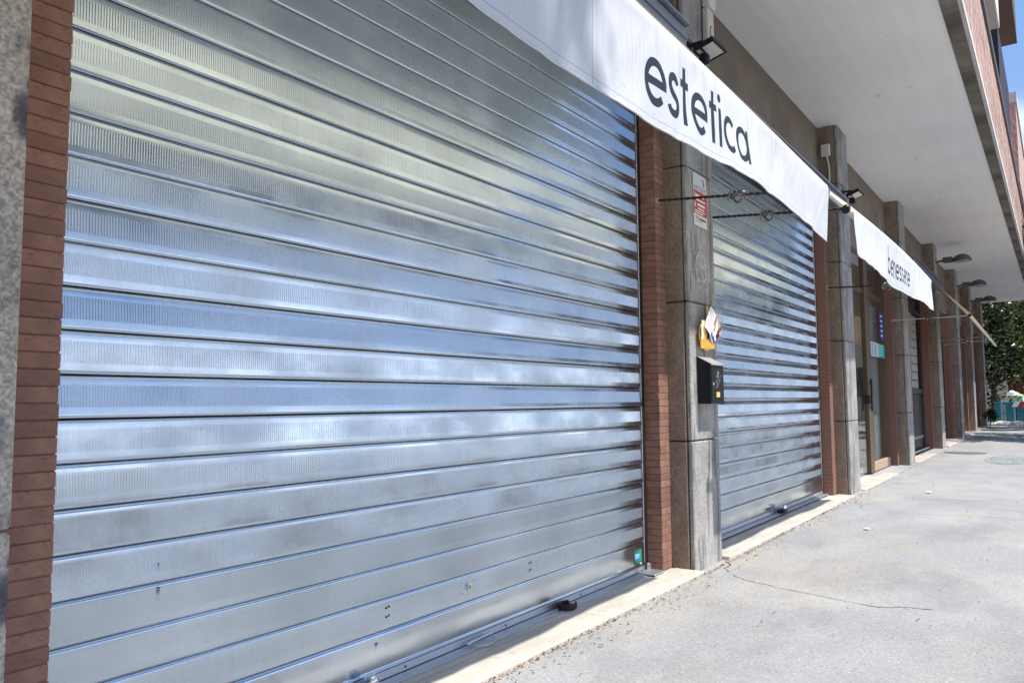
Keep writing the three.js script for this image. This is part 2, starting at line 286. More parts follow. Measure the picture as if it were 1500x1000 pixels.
jamb(9.783, 9.92, 0.03, 3.10, false, 51);
for (let k = 3; k < 8; k++) { jamb(PX[k][0] - 0.143, PX[k][0] - 0.003, baseY[k] - 0.03, 3.10, false, 61 + k); if (k < 7) jamb(PX[k][1] + 0.003, PX[k][1] + 0.143, baseY[k], 3.10, false, 71 + k); }
jamb(0.17, 0.318, 0.0, 3.10, false, 81);
mesh('side_wall', box(-22, 0.168, -0.3, 3.098, -0.3, -0.02), M.plaster, building);
// thresholds: one long sill per bay, in slabs
const bays = PX.slice(0, -1).map(([, x1], k) => [x1 + 0.002, PX[k + 1][0] - 0.002, k === 0 ? 0 : baseY[k] + 0.012]);
bays.forEach(([x0, x1, y], k) => {
  const t = part('threshold', building), cuts = k === 0 ? [x0 + 0.0, 2.05, 3.50, x1] : k === 1 ? [x0, 6.55, 7.9, x1] : [x0, (x0 + x1) / 2, x1];
  for (let i = 0; i + 1 < cuts.length; i++) mesh('sill_slab', cbox(cuts[i] + 0.0012, cuts[i + 1] - 0.0012, y - 0.16, y, 0.128, 0.318 + 0.004 * i, 0.006), M.travertine, t);
  mesh('inner_sill', box(x0, x1, y - 0.16, y - 0.004, -0.4, 0.123), M.travertine, t);
});

// ------------------------------------------------------------------ roller shutters
const PITCH = 0.121;
function slatGeometry(L, ribs) {
  const RIB = 0.0082, A = 0.00060, low = [[0.0008, -0.004], [0.0009, 0.0022], [0.0020, 0.0046], [0.0042, 0.0060], [0.0075, 0.0067], [0.0115, 0.0070], [0.026, 0.0070]], high = [[0.096, 0.0070], [0.1085, 0.0070], [0.1120, 0.0063], [0.1150, 0.0049], [0.1175, 0.0030], [0.1195, 0.0006], [0.1208, -0.0022], [0.124, -0.0050]];
  const pos = [], nor = [], uv = [], idx = [];
  const strip = (prof) => {
    const n = prof.map((p, i) => { const a = prof[Math.max(0, i - 1)], b = prof[Math.min(prof.length - 1, i + 1)], dy = b[0] - a[0], dz = b[1] - a[1], l = Math.hypot(dy, dz); return [-dz / l, dy / l]; });
    if (prof === low) n[n.length - 1] = [0, 1]; else n[0] = [0, 1];
    const s = pos.length / 3;
    prof.forEach(([y, z], i) => { for (const x of [0, L]) { pos.push(x, y - PITCH / 2, z); nor.push(0, n[i][0], n[i][1]); uv.push(x, y); } });
    for (let i = 0; i + 1 < prof.length; i++) { const a = s + i * 2; idx.push(a, a + 1, a + 3, a, a + 3, a + 2); }
  };
  strip(low); strip(high);
  const rows = [[0.026, 0], [0.0285, 0.35], [0.032, 1], [0.090, 1], [0.0935, 0.35], [0.096, 0]], N = ribs ? Math.round((L - 0.04) / RIB) * 6 : 1, s = pos.length / 3;
  for (const [y, a] of rows) for (let i = 0; i <= N; i++) {
    const rib = Math.floor(i / 6), jit = ribs && i > 8 && i < N - 8 ? lerp(hash(rib, 3, 77), hash(rib + 1, 3, 77), (i % 6) / 6) * 0.0008 - 0.0004 : 0, x = (i / N) * L + jit, ph = (i / 6) * 2 * Math.PI, k = ribs && i > 8 && i < N - 8 ? a : 0, zz = 0.0070 + A * k * (Math.cos(ph) - 1), sl = A * k * 2 * Math.PI / RIB * Math.sin(ph), l = Math.hypot(1, sl);
    pos.push(x, y - PITCH / 2, zz); nor.push(sl / l, 0, 1 / l); uv.push(x, y);
  }
  for (let r = 0; r + 1 < rows.length; r++) for (let i = 0; i < N; i++) { const a = s + r * (N + 1) + i, b = a + N + 1; idx.push(a, a + 1, b + 1, a, b + 1, b); }
  const g = new THREE.BufferGeometry(); g.setAttribute('position', new THREE.Float32BufferAttribute(pos, 3)); g.setAttribute('normal', new THREE.Float32BufferAttribute(nor, 3)); g.setAttribute('uv', new THREE.Float32BufferAttribute(uv, 2)); g.setIndex(idx); return g;
}
const SLAT_L = 3.60, slatRib = slatGeometry(SLAT_L, true);
const slatMats = [0, 1, 2, 3].map((k) => { const m = M.steel.clone(); m.map = M.steel.map.clone(); m.map.offset.set(0.31 * k, 0.27 * k); m.roughnessMap = M.steel.roughnessMap.clone(); m.roughnessMap.offset.set(0.17 * k, 0.23 * k); m.roughness = 0.43 + 0.035 * k; return m; });
function shutter(name, label, x0, x1, base, tilts, seed) {
  const S = thing(name, label, 'shutter', 'galvanised roller shutters'), r = rng(seed);
  for (let k = 0; k < 24; k++) {
    const o = mesh('slat', slatRib, slatMats[Math.floor(r() * 4)], S); o.scale.x = (x1 - x0) / SLAT_L;
    o.position.set(x0, base + 0.185 + (k + 0.5) * PITCH, 0); const t = tilts[k] ?? (r() - 0.5) * 2.0; o.rotation.x = -t * Math.PI / 180; o.rotation.z = (r() - 0.5) * 0.0006;
  }
  const prof = [[0.036, 0.004], [0.037, 0.012], [0.041, 0.015], [0.045, 0.0135], [0.048, 0.0095], [0.053, 0.0085], [0.10, 0.0085], [0.168, 0.0085], [0.1735, 0.0078], [0.1785, 0.0055], [0.1820, 0.0028], [0.1850, -0.001], [0.189, -0.005]];
  const g = new THREE.PlaneGeometry(1, 1, 1, prof.length - 1), p = g.attributes.position, uv = g.attributes.uv;
  for (let i = 0; i < p.count; i++) { const row = prof.length - 1 - Math.floor(i / 2); p.setXYZ(i, i % 2 ? x1 : x0, base + prof[row][0], prof[row][1]); uv.setXY(i, i % 2 ? x1 : x0, prof[row][0]); }
  g.computeVertexNormals(); mesh('bottom_panel', g, slatMats[0], S);
  mesh('bottom_bar', cbox(x0, x1, base + 0.004, base + 0.034, -0.012, 0.012, 0.002), M.zinc, S);
  mesh('sill_plate', cbox(x0, x1, base - 0.003, base + 0.0025, 0.016, 0.075, 0.001), M.zinc, S);
  for (const [gx0, gx1] of [[x0 - 0.014, x0 - 0.003], [x1 + 0.001, x1 + 0.009]]) mesh('guide', cbox(gx0, gx1, base, 3.098, -0.02, 0.009, 0.002), M.zinc, S);
  mesh('dark_gap', box(x1 + 0.010, x1 + 0.0525, base, 3.098, -0.06, 0.006), M.black, S);  // black strip stands in for the shade of the gap beside the jamb
  return S;
}
const shutter1 = shutter('roller_shutter', 'large closed galvanised shutter with a key cylinder and a green sticker at its bottom corner', 0.975, 4.562, 0.0,
  { 0: 0.6, 1: 0.0, 2: 0.6, 3: 2.7, 4: 2.1, 5: 1.9, 6: 2.1, 7: 6.0, 8: -0.3, 9: 4.2, 10: -1.6, 11: 2.0 }, 5);
const shutter2 = shutter('roller_shutter', 'closed galvanised shutter beyond the mailbox pillar with a white-capped floor lock at its foot', 5.41, 9.092, 0.027, { 0: 0.4, 1: 0.3, 2: 0.5, 3: 0.4, 4: 0.6, 5: 0.8, 6: 4.6, 7: 4.4, 8: 3.6, 9: 4.0, 10: 2.6, 11: 2.4 }, 15);
{ // small ironware on the near shutter
  const lock = part('key_cylinder', shutter1);
  mesh('collar', new THREE.CylinderGeometry(0.0145, 0.016, 0.010, 24).rotateX(Math.PI / 2).translate(2.772, 0.252, 0.0115), M.chrome, lock);
  mesh('plug', new THREE.CylinderGeometry(0.009, 0.009, 0.006, 20).rotateX(Math.PI / 2).translate(2.772, 0.250, 0.0155), M.brass, lock);
  mesh('keyway', box(2.7708, 2.7732, 0.2455, 0.2545, 0.0175, 0.0191), M.black, lock);
  for (const [dx, dy] of [[-0.048, 0.012], [-0.048, -0.022], [0.044, 0.016], [0.044, -0.018]]) mesh('rivet', new THREE.SphereGeometry(0.0062, 12, 8).scale(1, 1, 0.5).translate(2.772 + dx, 0.254 + dy, 0.0072), M.zinc, shutter1);
  for (const x of [2.264, 3.269]) for (const dy of [0.021, -0.013]) for (const dx of [-0.007, 0.007]) mesh('bolt_hole', new THREE.CylinderGeometry(0.0042, 0.0042, 0.002, 12).rotateX(Math.PI / 2).translate(x + dx, 0.249 + dy + dx * 0.2, 0.0075), M.black, shutter1);
  for (const x of [2.36, 3.05, 3.75]) mesh('rivet', new THREE.SphereGeometry(0.005, 10, 8).scale(1, 1, 0.6).translate(x, 0.019, 0.013), M.black, shutter1);
  const st = canvasTex(256, 256, (g, w, h) => { g.fillStyle = '#1f8a55'; g.fillRect(0, 0, w, h); g.fillStyle = '#0f6a40'; g.fillRect(0, 0, w, 26); g.fillRect(0, h - 34, w, 34); g.fillStyle = '#3f7fc6'; g.fillRect(24, 64, 190, 120); g.strokeStyle = '#eef6ff'; g.lineWidth = 9; for (let i = 0; i < 6; i++) { g.beginPath(); g.moveTo(36, 80 + i * 17); g.lineTo(60 + ((i * 53) % 130) + 20, 76 + i * 17); g.stroke(); } });
  const s = mesh('sticker', new THREE.BoxGeometry(0.105, 0.088, 0.0008).translate(4.47, 0.105, 0.0092), std({ map: st, roughness: 0.5 }), shutter1); s.userData.label = 'small green sticker with white writing';
}
{ // floor-mounted ironware standing in front of the shutters
  const ring = thing('floor_lock', 'dark rusty open ring of a floor lock lying on the sill before the shutter', 'lock');
  const pts = []; for (let i = 0; i <= 30; i++) { const a = 0.55 + (i / 30) * 5.2; pts.push(V(3.522 + Math.cos(a) * 0.052, 0.018, 0.068 + Math.sin(a) * 0.040)); }
  const shell = []; const c = new THREE.CatmullRomCurve3(pts);
  { const sh = new THREE.Shape(); sh.moveTo(-0.013, -0.005); sh.lineTo(0.013, -0.005); sh.lineTo(0.015, 0.003); sh.lineTo(0.010, 0.006); sh.lineTo(-0.010, 0.006); sh.lineTo(-0.015, 0.003); sh.closePath(); shell.push(new THREE.ExtrudeGeometry(sh, { steps: 60, extrudePath: c, bevelEnabled: false })); }
  mesh('ring', merge(shell), M.rust, ring);
  mesh('base_plate', cbox(3.50, 3.60, 0.0035, 0.009, 0.02, 0.055, 0.001), M.rust, ring);
  const d = thing('pull_handle', 'loose metal D-shaped pull handle lying at the shutter foot', 'handle');
  mesh('loop', tube([[2.735, 0.012, 0.036], [2.75, 0.010, 0.075], [2.79, 0.008, 0.098], [2.845, 0.009, 0.096], [2.885, 0.013, 0.070], [2.895, 0.02, 0.035]], 0.0035, 40, 8), M.zinc, d);
  mesh('hinge_bar', rod([2.725, 0.016, 0.034], [2.90, 0.022, 0.034], 0.0055), M.zinc, d);
  const b = thing('floor_lock', 'round metal floor lock with a steel cap at the shutter foot beside the brick jamb', 'lock');
  mesh('body', new THREE.CylinderGeometry(0.03, 0.034, 0.035, 24).translate(2.13, 0.020, 0.055), M.zinc, b);
  mesh('cap', new THREE.SphereGeometry(0.026, 20, 10, 0, Math.PI * 2, 0, Math.PI / 2).translate(2.13, 0.0385, 0.055), M.chrome, b);
  mesh('tongue', cbox(2.03, 2.10, 0.004, 0.016, 0.04, 0.07, 0.002), M.iron, b);
  const e = thing('floor_lock', 'black floor lock with a white round cap before the far shutter', 'lock');
  mesh('body', cbox(7.30, 7.42, 0.034, 0.068, 0.03, 0.10, 0.008), M.black, e);
  mesh('cap', new THREE.CylinderGeometry(0.028, 0.03, 0.028, 20).translate(7.40, 0.083, 0.065), M.chrome, e);
  const st = thing('shutter_stop', 'bent galvanised end plate on the sill against the brick jamb', 'bracket');
  mesh('plate', cbox(4.44, 4.585, 0.0035, 0.014, 0.025, 0.135, 0.002), M.zinc, st);
  mesh('lug', cbox(4.555, 4.585, 0.0145, 0.05, 0.026, 0.042, 0.002), M.zinc, st);
}

// ------------------------------------------------------------------ awnings
function letters(g, text, X, Y, S, lw, space) {          // geometric lower-case print, X/Y canvas position of the first letter's baseline, S = x-height in pixels
  g.lineWidth = lw; g.lineCap = 'butt'; g.lineJoin = 'miter';
  const r = S / 2 - lw / 2;
  const ring = (cx, cy, a0, a1, ccw, k = 1) => { g.beginPath(); g.ellipse(cx, cy, r * k, r, 0, a0, a1, ccw); g.stroke(); };
  for (const ch of text) {
    const cy = Y - S / 2;
    if (ch === 'e') { const cx = X + S / 2; ring(cx, cy, 0.75, Math.PI * 2, false); g.beginPath(); g.moveTo(cx - r, cy); g.lineTo(cx + r + lw / 2, cy); g.stroke(); X += S; }
    if (ch === 'c') { const cx = X + S / 2; ring(cx, cy, 0.8, Math.PI * 2 - 0.8, false, 0.92); X += S * 0.86; }
    if (ch === 'a') { const cx = X + S / 2; ring(cx, cy, 0, Math.PI * 2, false); g.beginPath(); g.moveTo(cx + r, Y - S * 1.0); g.lineTo(cx + r, Y); g.stroke(); X += S; }
    if (ch === 'b') { const cx = X + S / 2; ring(cx, cy, 0, Math.PI * 2, false); g.beginPath(); g.moveTo(cx - r, Y - S * 1.62); g.lineTo(cx - r, Y); g.stroke(); X += S; }
    if (ch === 'n') { const w = S * 0.72; g.beginPath(); g.moveTo(X + lw / 2, Y); g.lineTo(X + lw / 2, Y - S); g.stroke(); g.beginPath(); g.moveTo(X + w - lw / 2, Y); g.lineTo(X + w - lw / 2, Y - S * 0.55); g.ellipse(X + w / 2, Y - S * 0.55, w / 2 - lw / 2, S * 0.45 - lw / 2, 0, 0, Math.PI, true); g.stroke(); X += w; }
    if (ch === 'r') { g.beginPath(); g.moveTo(X + lw / 2, Y); g.lineTo(X + lw / 2, Y - S); g.stroke(); g.beginPath(); g.moveTo(X + lw / 2, Y - S * 0.55); g.quadraticCurveTo(X + lw * 0.7, Y - S + lw / 2, X + S * 0.46, Y - S + lw / 2); g.stroke(); X += S * 0.46; }
    if (ch === 't') { const sx = X + S * 0.22; g.beginPath(); g.moveTo(sx, Y - S * 1.32); g.lineTo(sx, Y); g.stroke(); g.beginPath(); g.moveTo(X, Y - S + lw * 0.35); g.lineTo(X + S * 0.46, Y - S + lw * 0.35); g.stroke(); X += S * 0.46; }
    if (ch === 'i') { g.beginPath(); g.moveTo(X + lw / 2, Y); g.lineTo(X + lw / 2, Y - S); g.stroke(); g.beginPath(); g.arc(X + lw / 2, Y - S * 1.27, lw * 0.62, 0, Math.PI * 2); g.fill(); X += lw; }
    if (ch === 's') { const w = S * 0.62, x0 = X + lw / 2, x1 = X + w - lw / 2, t = Y - S + lw / 2, b = Y - lw / 2, m = Y - S / 2; g.beginPath(); g.moveTo(x1, t + S * 0.13); g.bezierCurveTo(x1 - w * 0.12, t - S * 0.03, x0, t - S * 0.05, x0, t + S * 0.2); g.bezierCurveTo(x0, m + S * 0.02, x1, m - S * 0.06, x1, b - S * 0.2); g.bezierCurveTo(x1, b + S * 0.06, x0 + w * 0.05, b + S * 0.05, x0 - lw * 0.2, b - S * 0.15); g.stroke(); X += w; }
    X += space;
  }
}
function clothBase(g, w, h, seed) {
  const r = rng(seed); g.fillStyle = '#e3e5ea'; g.fillRect(0, 0, w, h);
  for (let i = 0; i < 420; i++) { g.fillStyle = `rgba(120,125,135,${0.02 + r() * 0.035})`; const x = r() * w, ww = 1 + r() * 5; g.fillRect(x, r() * h * 0.6, ww, h * (0.1 + r() * 0.5)); }
  for (let i = 0; i < 260; i++) { g.fillStyle = `rgba(70,72,78,${0.05 + r() * 0.22})`; const x = r() * w, y = h - Math.pow(r(), 2.2) * h * 0.3; g.beginPath(); g.ellipse(x, y, 0.6 + r() * 2.2, 0.6 + r() * 1.6, 0, 0, 7); g.fill(); }
  for (const k of [0.31, 0.64]) { g.fillStyle = 'rgba(150,154,162,0.55)'; g.fillRect(w * k, 0, 2, h); g.fillStyle = 'rgba(255,255,255,0.5)'; g.fillRect(w * k + 3, 0, 2, h); }
  for (let i = 0; i < 46; i++) { const x = r() * w, l = h * (0.15 + r() * 0.5), ww = 4 + r() * 22; for (let k = 0; k < 5; k++) { g.fillStyle = `rgba(118,120,122,${0.012 + r() * 0.016})`; g.fillRect(x + k * ww * 0.1, 0, ww * (1 - k * 0.18), l * (0.5 + r() * 0.5)); } }
  g.strokeStyle = 'rgba(150,152,158,0.8)'; g.lineWidth = 1.2; g.beginPath(); g.moveTo(0, h * 0.93); g.lineTo(w, h * 0.93); g.stroke();
}
function awning(o) {
  const A = thing('awning', o.label, 'awning', 'shop awnings'), { x0, x1, railY, barZ } = o, r = rng(o.seed);
  const topY = o.top, botY = o.bottom;
  const rail = mesh('roller_rail', merge([cbox(o.rail0, o.rail1, railY, railY + 0.125, 0.31, 0.40, 0.006), cbox(o.rail0, o.rail1, railY + 0.045, railY + 0.075, 0.398, 0.412, 0.004)]), M.rail, A);
  mesh('drip_cap', cbox(o.rail0, o.rail1, railY + 0.128, railY + 0.145, 0.275, 0.43, 0.003), M.rail, A);
  // sloping cover from the rail to the front bar
  { const nx = 60, nz = 14, g = new THREE.PlaneGeometry(1, 1, nx, nz), p = g.attributes.position, uv = g.attributes.uv;
    for (let i = 0; i < p.count; i++) { const u = (i % (nx + 1)) / nx, v = Math.floor(i / (nx + 1)) / nz, x = lerp(x0, x1, u); p.setXYZ(i, x, lerp(railY + 0.02, topY(x) + 0.012, v) - Math.sin(v * Math.PI) * (0.02 + 0.006 * Math.sin(u * 9)), lerp(0.39, barZ - 0.004, v)); uv.setXY(i, x, v); }
    g.computeVertexNormals(); mesh('cover', g, o.coverMat ?? M.coverCloth, A); }
  const barPts = []; for (let i = 0; i <= 20; i++) { const x = lerp(o.bar0, o.bar1, i / 20); barPts.push(V(x, topY(x) - 0.022, barZ - 0.022)); }
  mesh('front_bar', tube(barPts, 0.019, 60, 12), M.bar, A);
  for (const bx of [o.bar0, o.bar1]) mesh('bar_end', new THREE.CylinderGeometry(0.023, 0.023, 0.018, 14).rotateZ(Math.PI / 2).translate(bx, topY(bx) - 0.022, barZ - 0.022), M.iron, A);
  if (o.draw) {
    const nx = 220, nz = 18, g = new THREE.PlaneGeometry(1, 1, nx, nz), p = g.attributes.position, uv = g.attributes.uv, f0 = r() * 10;
    const wave = (x, v) => { const k = v * v; return k * (0.016 * Math.sin(x * 2.3 + f0) + 0.006 * Math.sin(x * 6.1 + f0 * 2) + 0.0015 * Math.sin(x * 15 + 3)) + v * 0.008 * (fbm(x * 6 + 20, v * 1.5, 3, 0, o.seed) - 0.5) * 2 + Math.min(1, v * 5) * 0.009 * (fbm(x * 5 + v * 1.2, v * 0.6 + 7, 4, 0, o.seed + 5) - 0.5) * 2; };
    for (let i = 0; i < p.count; i++) {
      const u = (i % (nx + 1)) / nx, v = Math.floor(i / (nx + 1)) / nz, x = lerp(x0, x1, u);
      const y = lerp(topY(x) + 0.010, botY(x), v), fold = v < 0.06 ? 0.0 : 1;
      p.setXYZ(i, x, y, barZ + 0.002 + fold * wave(x, v) - (v === 0 ? 0.006 : 0)); uv.setXY(i, u, 1 - v);
    }
    g.computeVertexNormals();
    const t = canvasTex(2048, 256, (c, w, h) => { clothBase(c, w, h, o.seed); o.draw(c, w, h, (x) => ((x - x0) / (x1 - x0)) * w, (x, y) => ((topY(x) + 0.01 - y) / (topY(x) + 0.01 - botY(x))) * h); });
    const val = mesh('valance', g, new THREE.MeshPhysicalMaterial({ map: t, roughness: 0.95, transmission: 0.22, thickness: 0, specularIntensity: 0.15, side: THREE.DoubleSide }), A);
    const hem = []; for (let i = 0; i <= 110; i++) { const x = lerp(x0, x1, i / 110); hem.push(V(x, botY(x) + 0.001, barZ + 0.002 + wave(x, 1))); }
    mesh('hem', tube(hem, 0.0032, 220, 6), std({ color: lin(0.66, 0.66, 0.67), roughness: 1 }), val);
  }
  for (const a of o.arms ?? []) {
    const [p0, p1] = a, A0 = V(...p0), A1 = V(...p1), d = A1.clone().sub(A0), L = d.length(), q = new THREE.Quaternion().setFromUnitVectors(V(0, 0, 1), d.clone().normalize());
    const arm = part('arm', A), place = (g) => g.applyQuaternion(q).translate(A0.x, A0.y, A0.z);
    const strands = [0, 1].map((s) => { const pts = []; for (let i = 0; i <= 90; i++) { const t = i / 90, ph = t * L * 2 * Math.PI / 0.085 + s * Math.PI; pts.push(V(Math.cos(ph) * 0.0046, Math.sin(ph) * 0.0046, t * L)); } return place(new THREE.TubeGeometry(new THREE.CatmullRomCurve3(pts), 180, 0.0056, 6)); });
    mesh('twisted_bar', merge(strands), a[2] ?? M.iron, arm);
    mesh('wall_bracket', place(new THREE.CylinderGeometry(0.020, 0.028, 0.04, 16).rotateX(Math.PI / 2).translate(0, 0, 0.0)), M.tan, arm);
    const kz = L * (a[3] ?? 0.58), knot = [];
    for (let i = 0; i < 4; i++) knot.push(new THREE.TorusGeometry(0.030 - i * 0.002, 0.0085, 8, 18).rotateX(0.5 + i * 0.45).rotateY(0.6 * i).translate(0, 0.006 * (i % 2), kz - 0.03 + i * 0.022));
    knot.push(new THREE.TorusGeometry(0.026, 0.008, 8, 16).rotateY(Math.PI / 2).translate(0, -0.02, kz + 0.012));
    knot.push(new THREE.CylinderGeometry(0.010, 0.010, 0.12, 10).rotateX(Math.PI / 2).translate(0, 0, kz));
    mesh('coupling', place(merge(knot)), M.ironWorn, arm);
    mesh('bar_clamp', place(new THREE.SphereGeometry(0.026, 14, 10).translate(0, 0, L)), M.iron, arm);
  }
  return A;
}
const TOP1 = (x) => 2.275 - 0.028 * smooth(2.6, 4.6, x);
const BZ = 1.21, print = '#3d4654';
awning({ label: 'white awning lettered estetica over the large near shutter', seed: 3, x0: 0.62, x1: 4.485, rail0: 0.58, rail1: 4.50, railY: 3.28, barZ: BZ, bar0: 0.60, bar1: 4.51,
  top: TOP1, bottom: (x) => 1.938 + 0.018 * smooth(1.9, 3.2, x) + 0.012 * Math.sin(x * 2.1 + 0.2) - 0.012 * smooth(3.6, 4.3, x),
  draw: (c, w, h, fx, fy) => { c.strokeStyle = c.fillStyle = print; const sy = h / 0.345, sx = w / 3.865; c.save(); c.translate(fx(2.135), fy(2.6, 2.003)); c.scale(sx, sy); letters(c, 'estetica', 0, 0, 0.150, 0.0265, 0.0165); c.restore(); },
  arms: [[[4.64, 2.375, 0.105], [4.50, 2.245, 1.185], M.iron, 0.52]] });
awning({ label: 'white awning lettered benessere over the second shutter', seed: 8, x0: 5.13, x1: 8.76, rail0: 4.97, rail1: 8.95, railY: 3.10, barZ: BZ, bar0: 5.03, bar1: 8.80,
  top: (x) => 2.25 + 0.030 * Math.sin(clamp((x - 5.1) / 3.65) * Math.PI), bottom: (x) => 1.955 - 0.018 * Math.sin(clamp((x - 5.1) / 3.65) * Math.PI) + 0.008 * Math.sin(x * 2.7),
  draw: (c, w, h, fx, fy) => { c.strokeStyle = c.fillStyle = print; const sy = h / 0.325, sx = w / 3.63; c.save(); c.translate(fx(6.31), fy(6.9, 2.008)); c.scale(sx, sy); letters(c, 'benessere', 0, 0, 0.118, 0.021, 0.021); c.restore(); },
  arms: [[[5.32, 2.385, 0.105], [5.06, 2.245, 1.185], M.iron, 0.52], [[9.20, 2.33, 0.105], [8.78, 2.22, 1.185], M.iron, 0.62]] });
awning({ label: 'plain tan awning without lettering farther along the arcade', seed: 13, x0: 13.15, x1: 18.6, rail0: 14.0, rail1: 17.68, railY: 3.22, barZ: BZ, bar0: 13.1, bar1: 18.7, top: (x) => 2.30 - 0.025 * (x - 13), bottom: (x) => 2.1,
  coverMat: new THREE.MeshPhysicalMaterial({ color: lin(0.42, 0.31, 0.22), roughness: 1, transmission: 0.25, thickness: 0, specularIntensity: 0.1, side: THREE.DoubleSide }),
  arms: [[[13.4, 2.30, 0.12], [13.25, 2.29, 1.185], M.zinc, 0.5], [[18.1, 2.26, 0.26], [17.4, 2.255, 1.185], M.zinc, 0.5], [[18.9, 2.22, 0.26], [18.4, 2.245, 1.185], M.zinc, 0.5]] });

// ------------------------------------------------------------------ things on the near pillar
{
  const b = thing('mailbox', 'black metal mailbox with scratched front and yellow sticker on the pillar', 'mailbox');
  const X0 = 4.862, X1 = 5.098, Z0 = FRONT + 0.006, Z1 = 0.358;
  const sh = new THREE.Shape(); sh.moveTo(Z0, 1.053); sh.lineTo(Z1, 1.053); sh.lineTo(Z1, 1.300); sh.lineTo(Z0, 1.352); sh.closePath();
  mesh('body', metreUV(new THREE.ExtrudeGeometry(sh, { depth: X1 - X0 - 0.004, bevelEnabled: true, bevelThickness: 0.002, bevelSize: 0.002, bevelSegments: 2 }).rotateY(-Math.PI / 2).scale(-1, 1, 1).applyMatrix4(new THREE.Matrix4().makeScale(1, 1, 1)).translate(0, 0, 0)), M.blackGloss, b);
  const body = b.children[0].geometry; body.computeBoundingBox(); body.translate(X0 + 0.002 - body.boundingBox.min.x, 0, 0);
  { const ix = body.index; if (!ix) { const p = body.attributes; for (let i = 0; i < p.position.count; i += 3) for (const k of Object.keys(p)) { const a = p[k], n = a.itemSize; for (let c = 0; c < n; c++) { const t = a.array[(i + 1) * n + c]; a.array[(i + 1) * n + c] = a.array[(i + 2) * n + c]; a.array[(i + 2) * n + c] = t; } } } body.computeVertexNormals(); }
  const lid = new THREE.Shape(); lid.moveTo(Z0 - 0.002, 1.360); lid.lineTo(Z1 + 0.012, 1.305); lid.lineTo(Z1 + 0.012, 1.297); lid.lineTo(Z1 + 0.009, 1.297); lid.lineTo(Z1 + 0.008, 1.303); lid.lineTo(Z0 - 0.002, 1.356); lid.closePath();
  const lg = new THREE.ExtrudeGeometry(lid, { depth: X1 - X0 + 0.012, bevelEnabled: false }); lg.applyMatrix4(new THREE.Matrix4().set(0, 0, 1, X0 - 0.006, 0, 1, 0, 0, 1, 0, 0, 0, 0, 0, 0, 1)); lg.computeVertexNormals(); mesh('lid', lg, std({ color: lin(0.30, 0.29, 0.28), roughness: 0.6 }), b);
  const door = canvasTex(512, 512, (g, w, h) => { g.fillStyle = '#14161b'; g.fillRect(0, 0, w, h); const r = rng(77); g.lineWidth = 7; for (let i = 0; i < 30; i++) { g.strokeStyle = `rgba(205,208,215,${0.25 + r() * 0.5})`; g.beginPath(); let x = 170 + r() * 220, y = 60 + r() * 250; g.moveTo(x, y); for (let k = 0; k < 3; k++) { x += (r() - 0.5) * 80; y += (r() - 0.5) * 90; g.lineTo(x, y); } g.stroke(); } for (let i = 0; i < 300; i++) { g.fillStyle = `rgba(160,165,175,${r() * 0.22})`; g.fillRect(r() * w, r() * h, 1 + r() * 3, 1 + r() * 3); } });
  mesh('door', new THREE.BoxGeometry(X1 - X0 - 0.022, 0.222, 0.003).translate((X0 + X1) / 2, 1.176, Z1 + 0.0035), new THREE.MeshPhysicalMaterial({ map: door, roughness: 0.5, specularIntensity: 0.5 }), b);
  mesh('lock', new THREE.CylinderGeometry(0.0085, 0.0085, 0.006, 18).rotateX(Math.PI / 2).translate(X0 + 0.035, 1.175, Z1 + 0.007), M.chrome, b);
  mesh('sticker', new THREE.BoxGeometry(0.062, 0.034, 0.001).translate(X0 + 0.12, 1.106, Z1 + 0.0062), std({ color: lin(0.80, 0.55, 0.16), roughness: 0.6 }), b);
  mesh('bottom_lip', cbox(X0 - 0.002, X1 + 0.004, 1.046, 1.0525, Z0, Z1 + 0.008, 0.0015), M.blackGloss, b);

  const f = thing('flyer_bag', 'yellow plastic sleeve stuffed with leaflets taped to the pillar above the mailbox', 'flyers');
  const sheet = (w, h, bend, seed, tx) => { const n = 12, g = new THREE.PlaneGeometry(w, h, n, n), p = g.attributes.position; for (let i = 0; i < p.count; i++) { const u = p.getX(i) / w, v = p.getY(i) / h; p.setZ(i, bend * (0.25 - u * u) + 0.010 * (fbm(u * 3 + seed, v * 3 + 5, 3, 0, seed) - 0.5) + bend * 0.4 * v); } g.computeVertexNormals(); return g; };
  const flyer = canvasTex(256, 256, (g, w, h) => { g.fillStyle = '#f4f1ec'; g.fillRect(0, 0, w, h); g.fillStyle = '#c9581f'; g.fillRect(150, 0, 60, 110); g.fillStyle = '#5a2a18'; g.fillRect(190, 70, 66, 80); g.fillStyle = '#2f4f9a'; g.fillRect(150, 190, 106, 50); g.fillStyle = '#6d6d70'; for (let i = 0; i < 8; i++) g.fillRect(18, 30 + i * 24, 70 + ((i * 37) % 50), 7); });
  const inner = canvasTex(256, 256, (g, w, h) => { const gr = ['#efe3c0', '#d8a548', '#2b2724', '#efe9dd', '#e2b54e']; gr.forEach((q, i) => { g.fillStyle = q; g.beginPath(); g.moveTo(i * 55, 0); g.lineTo(i * 55 + 70, 0); g.lineTo(i * 40 + 60, h); g.lineTo(i * 40, h); g.fill(); }); g.fillStyle = '#dca941'; g.fillRect(0, 170, w, 86); });
  const put = (name, g, m, x, y, z, rz, ry = 0) => { const o = mesh(name, g, m, f); o.position.set(x, y, z); o.rotation.set(0, ry, rz); return o; };
  put('sleeve', new THREE.SphereGeometry(0.5, 24, 16).scale(0.26, 0.205, 0.035).translate(0, 0, 0), new THREE.MeshPhysicalMaterial({ color: lin(0.82, 0.56, 0.16), roughness: 0.35, side: THREE.DoubleSide }), 4.99, 1.500, FRONT + 0.024, 0.0);
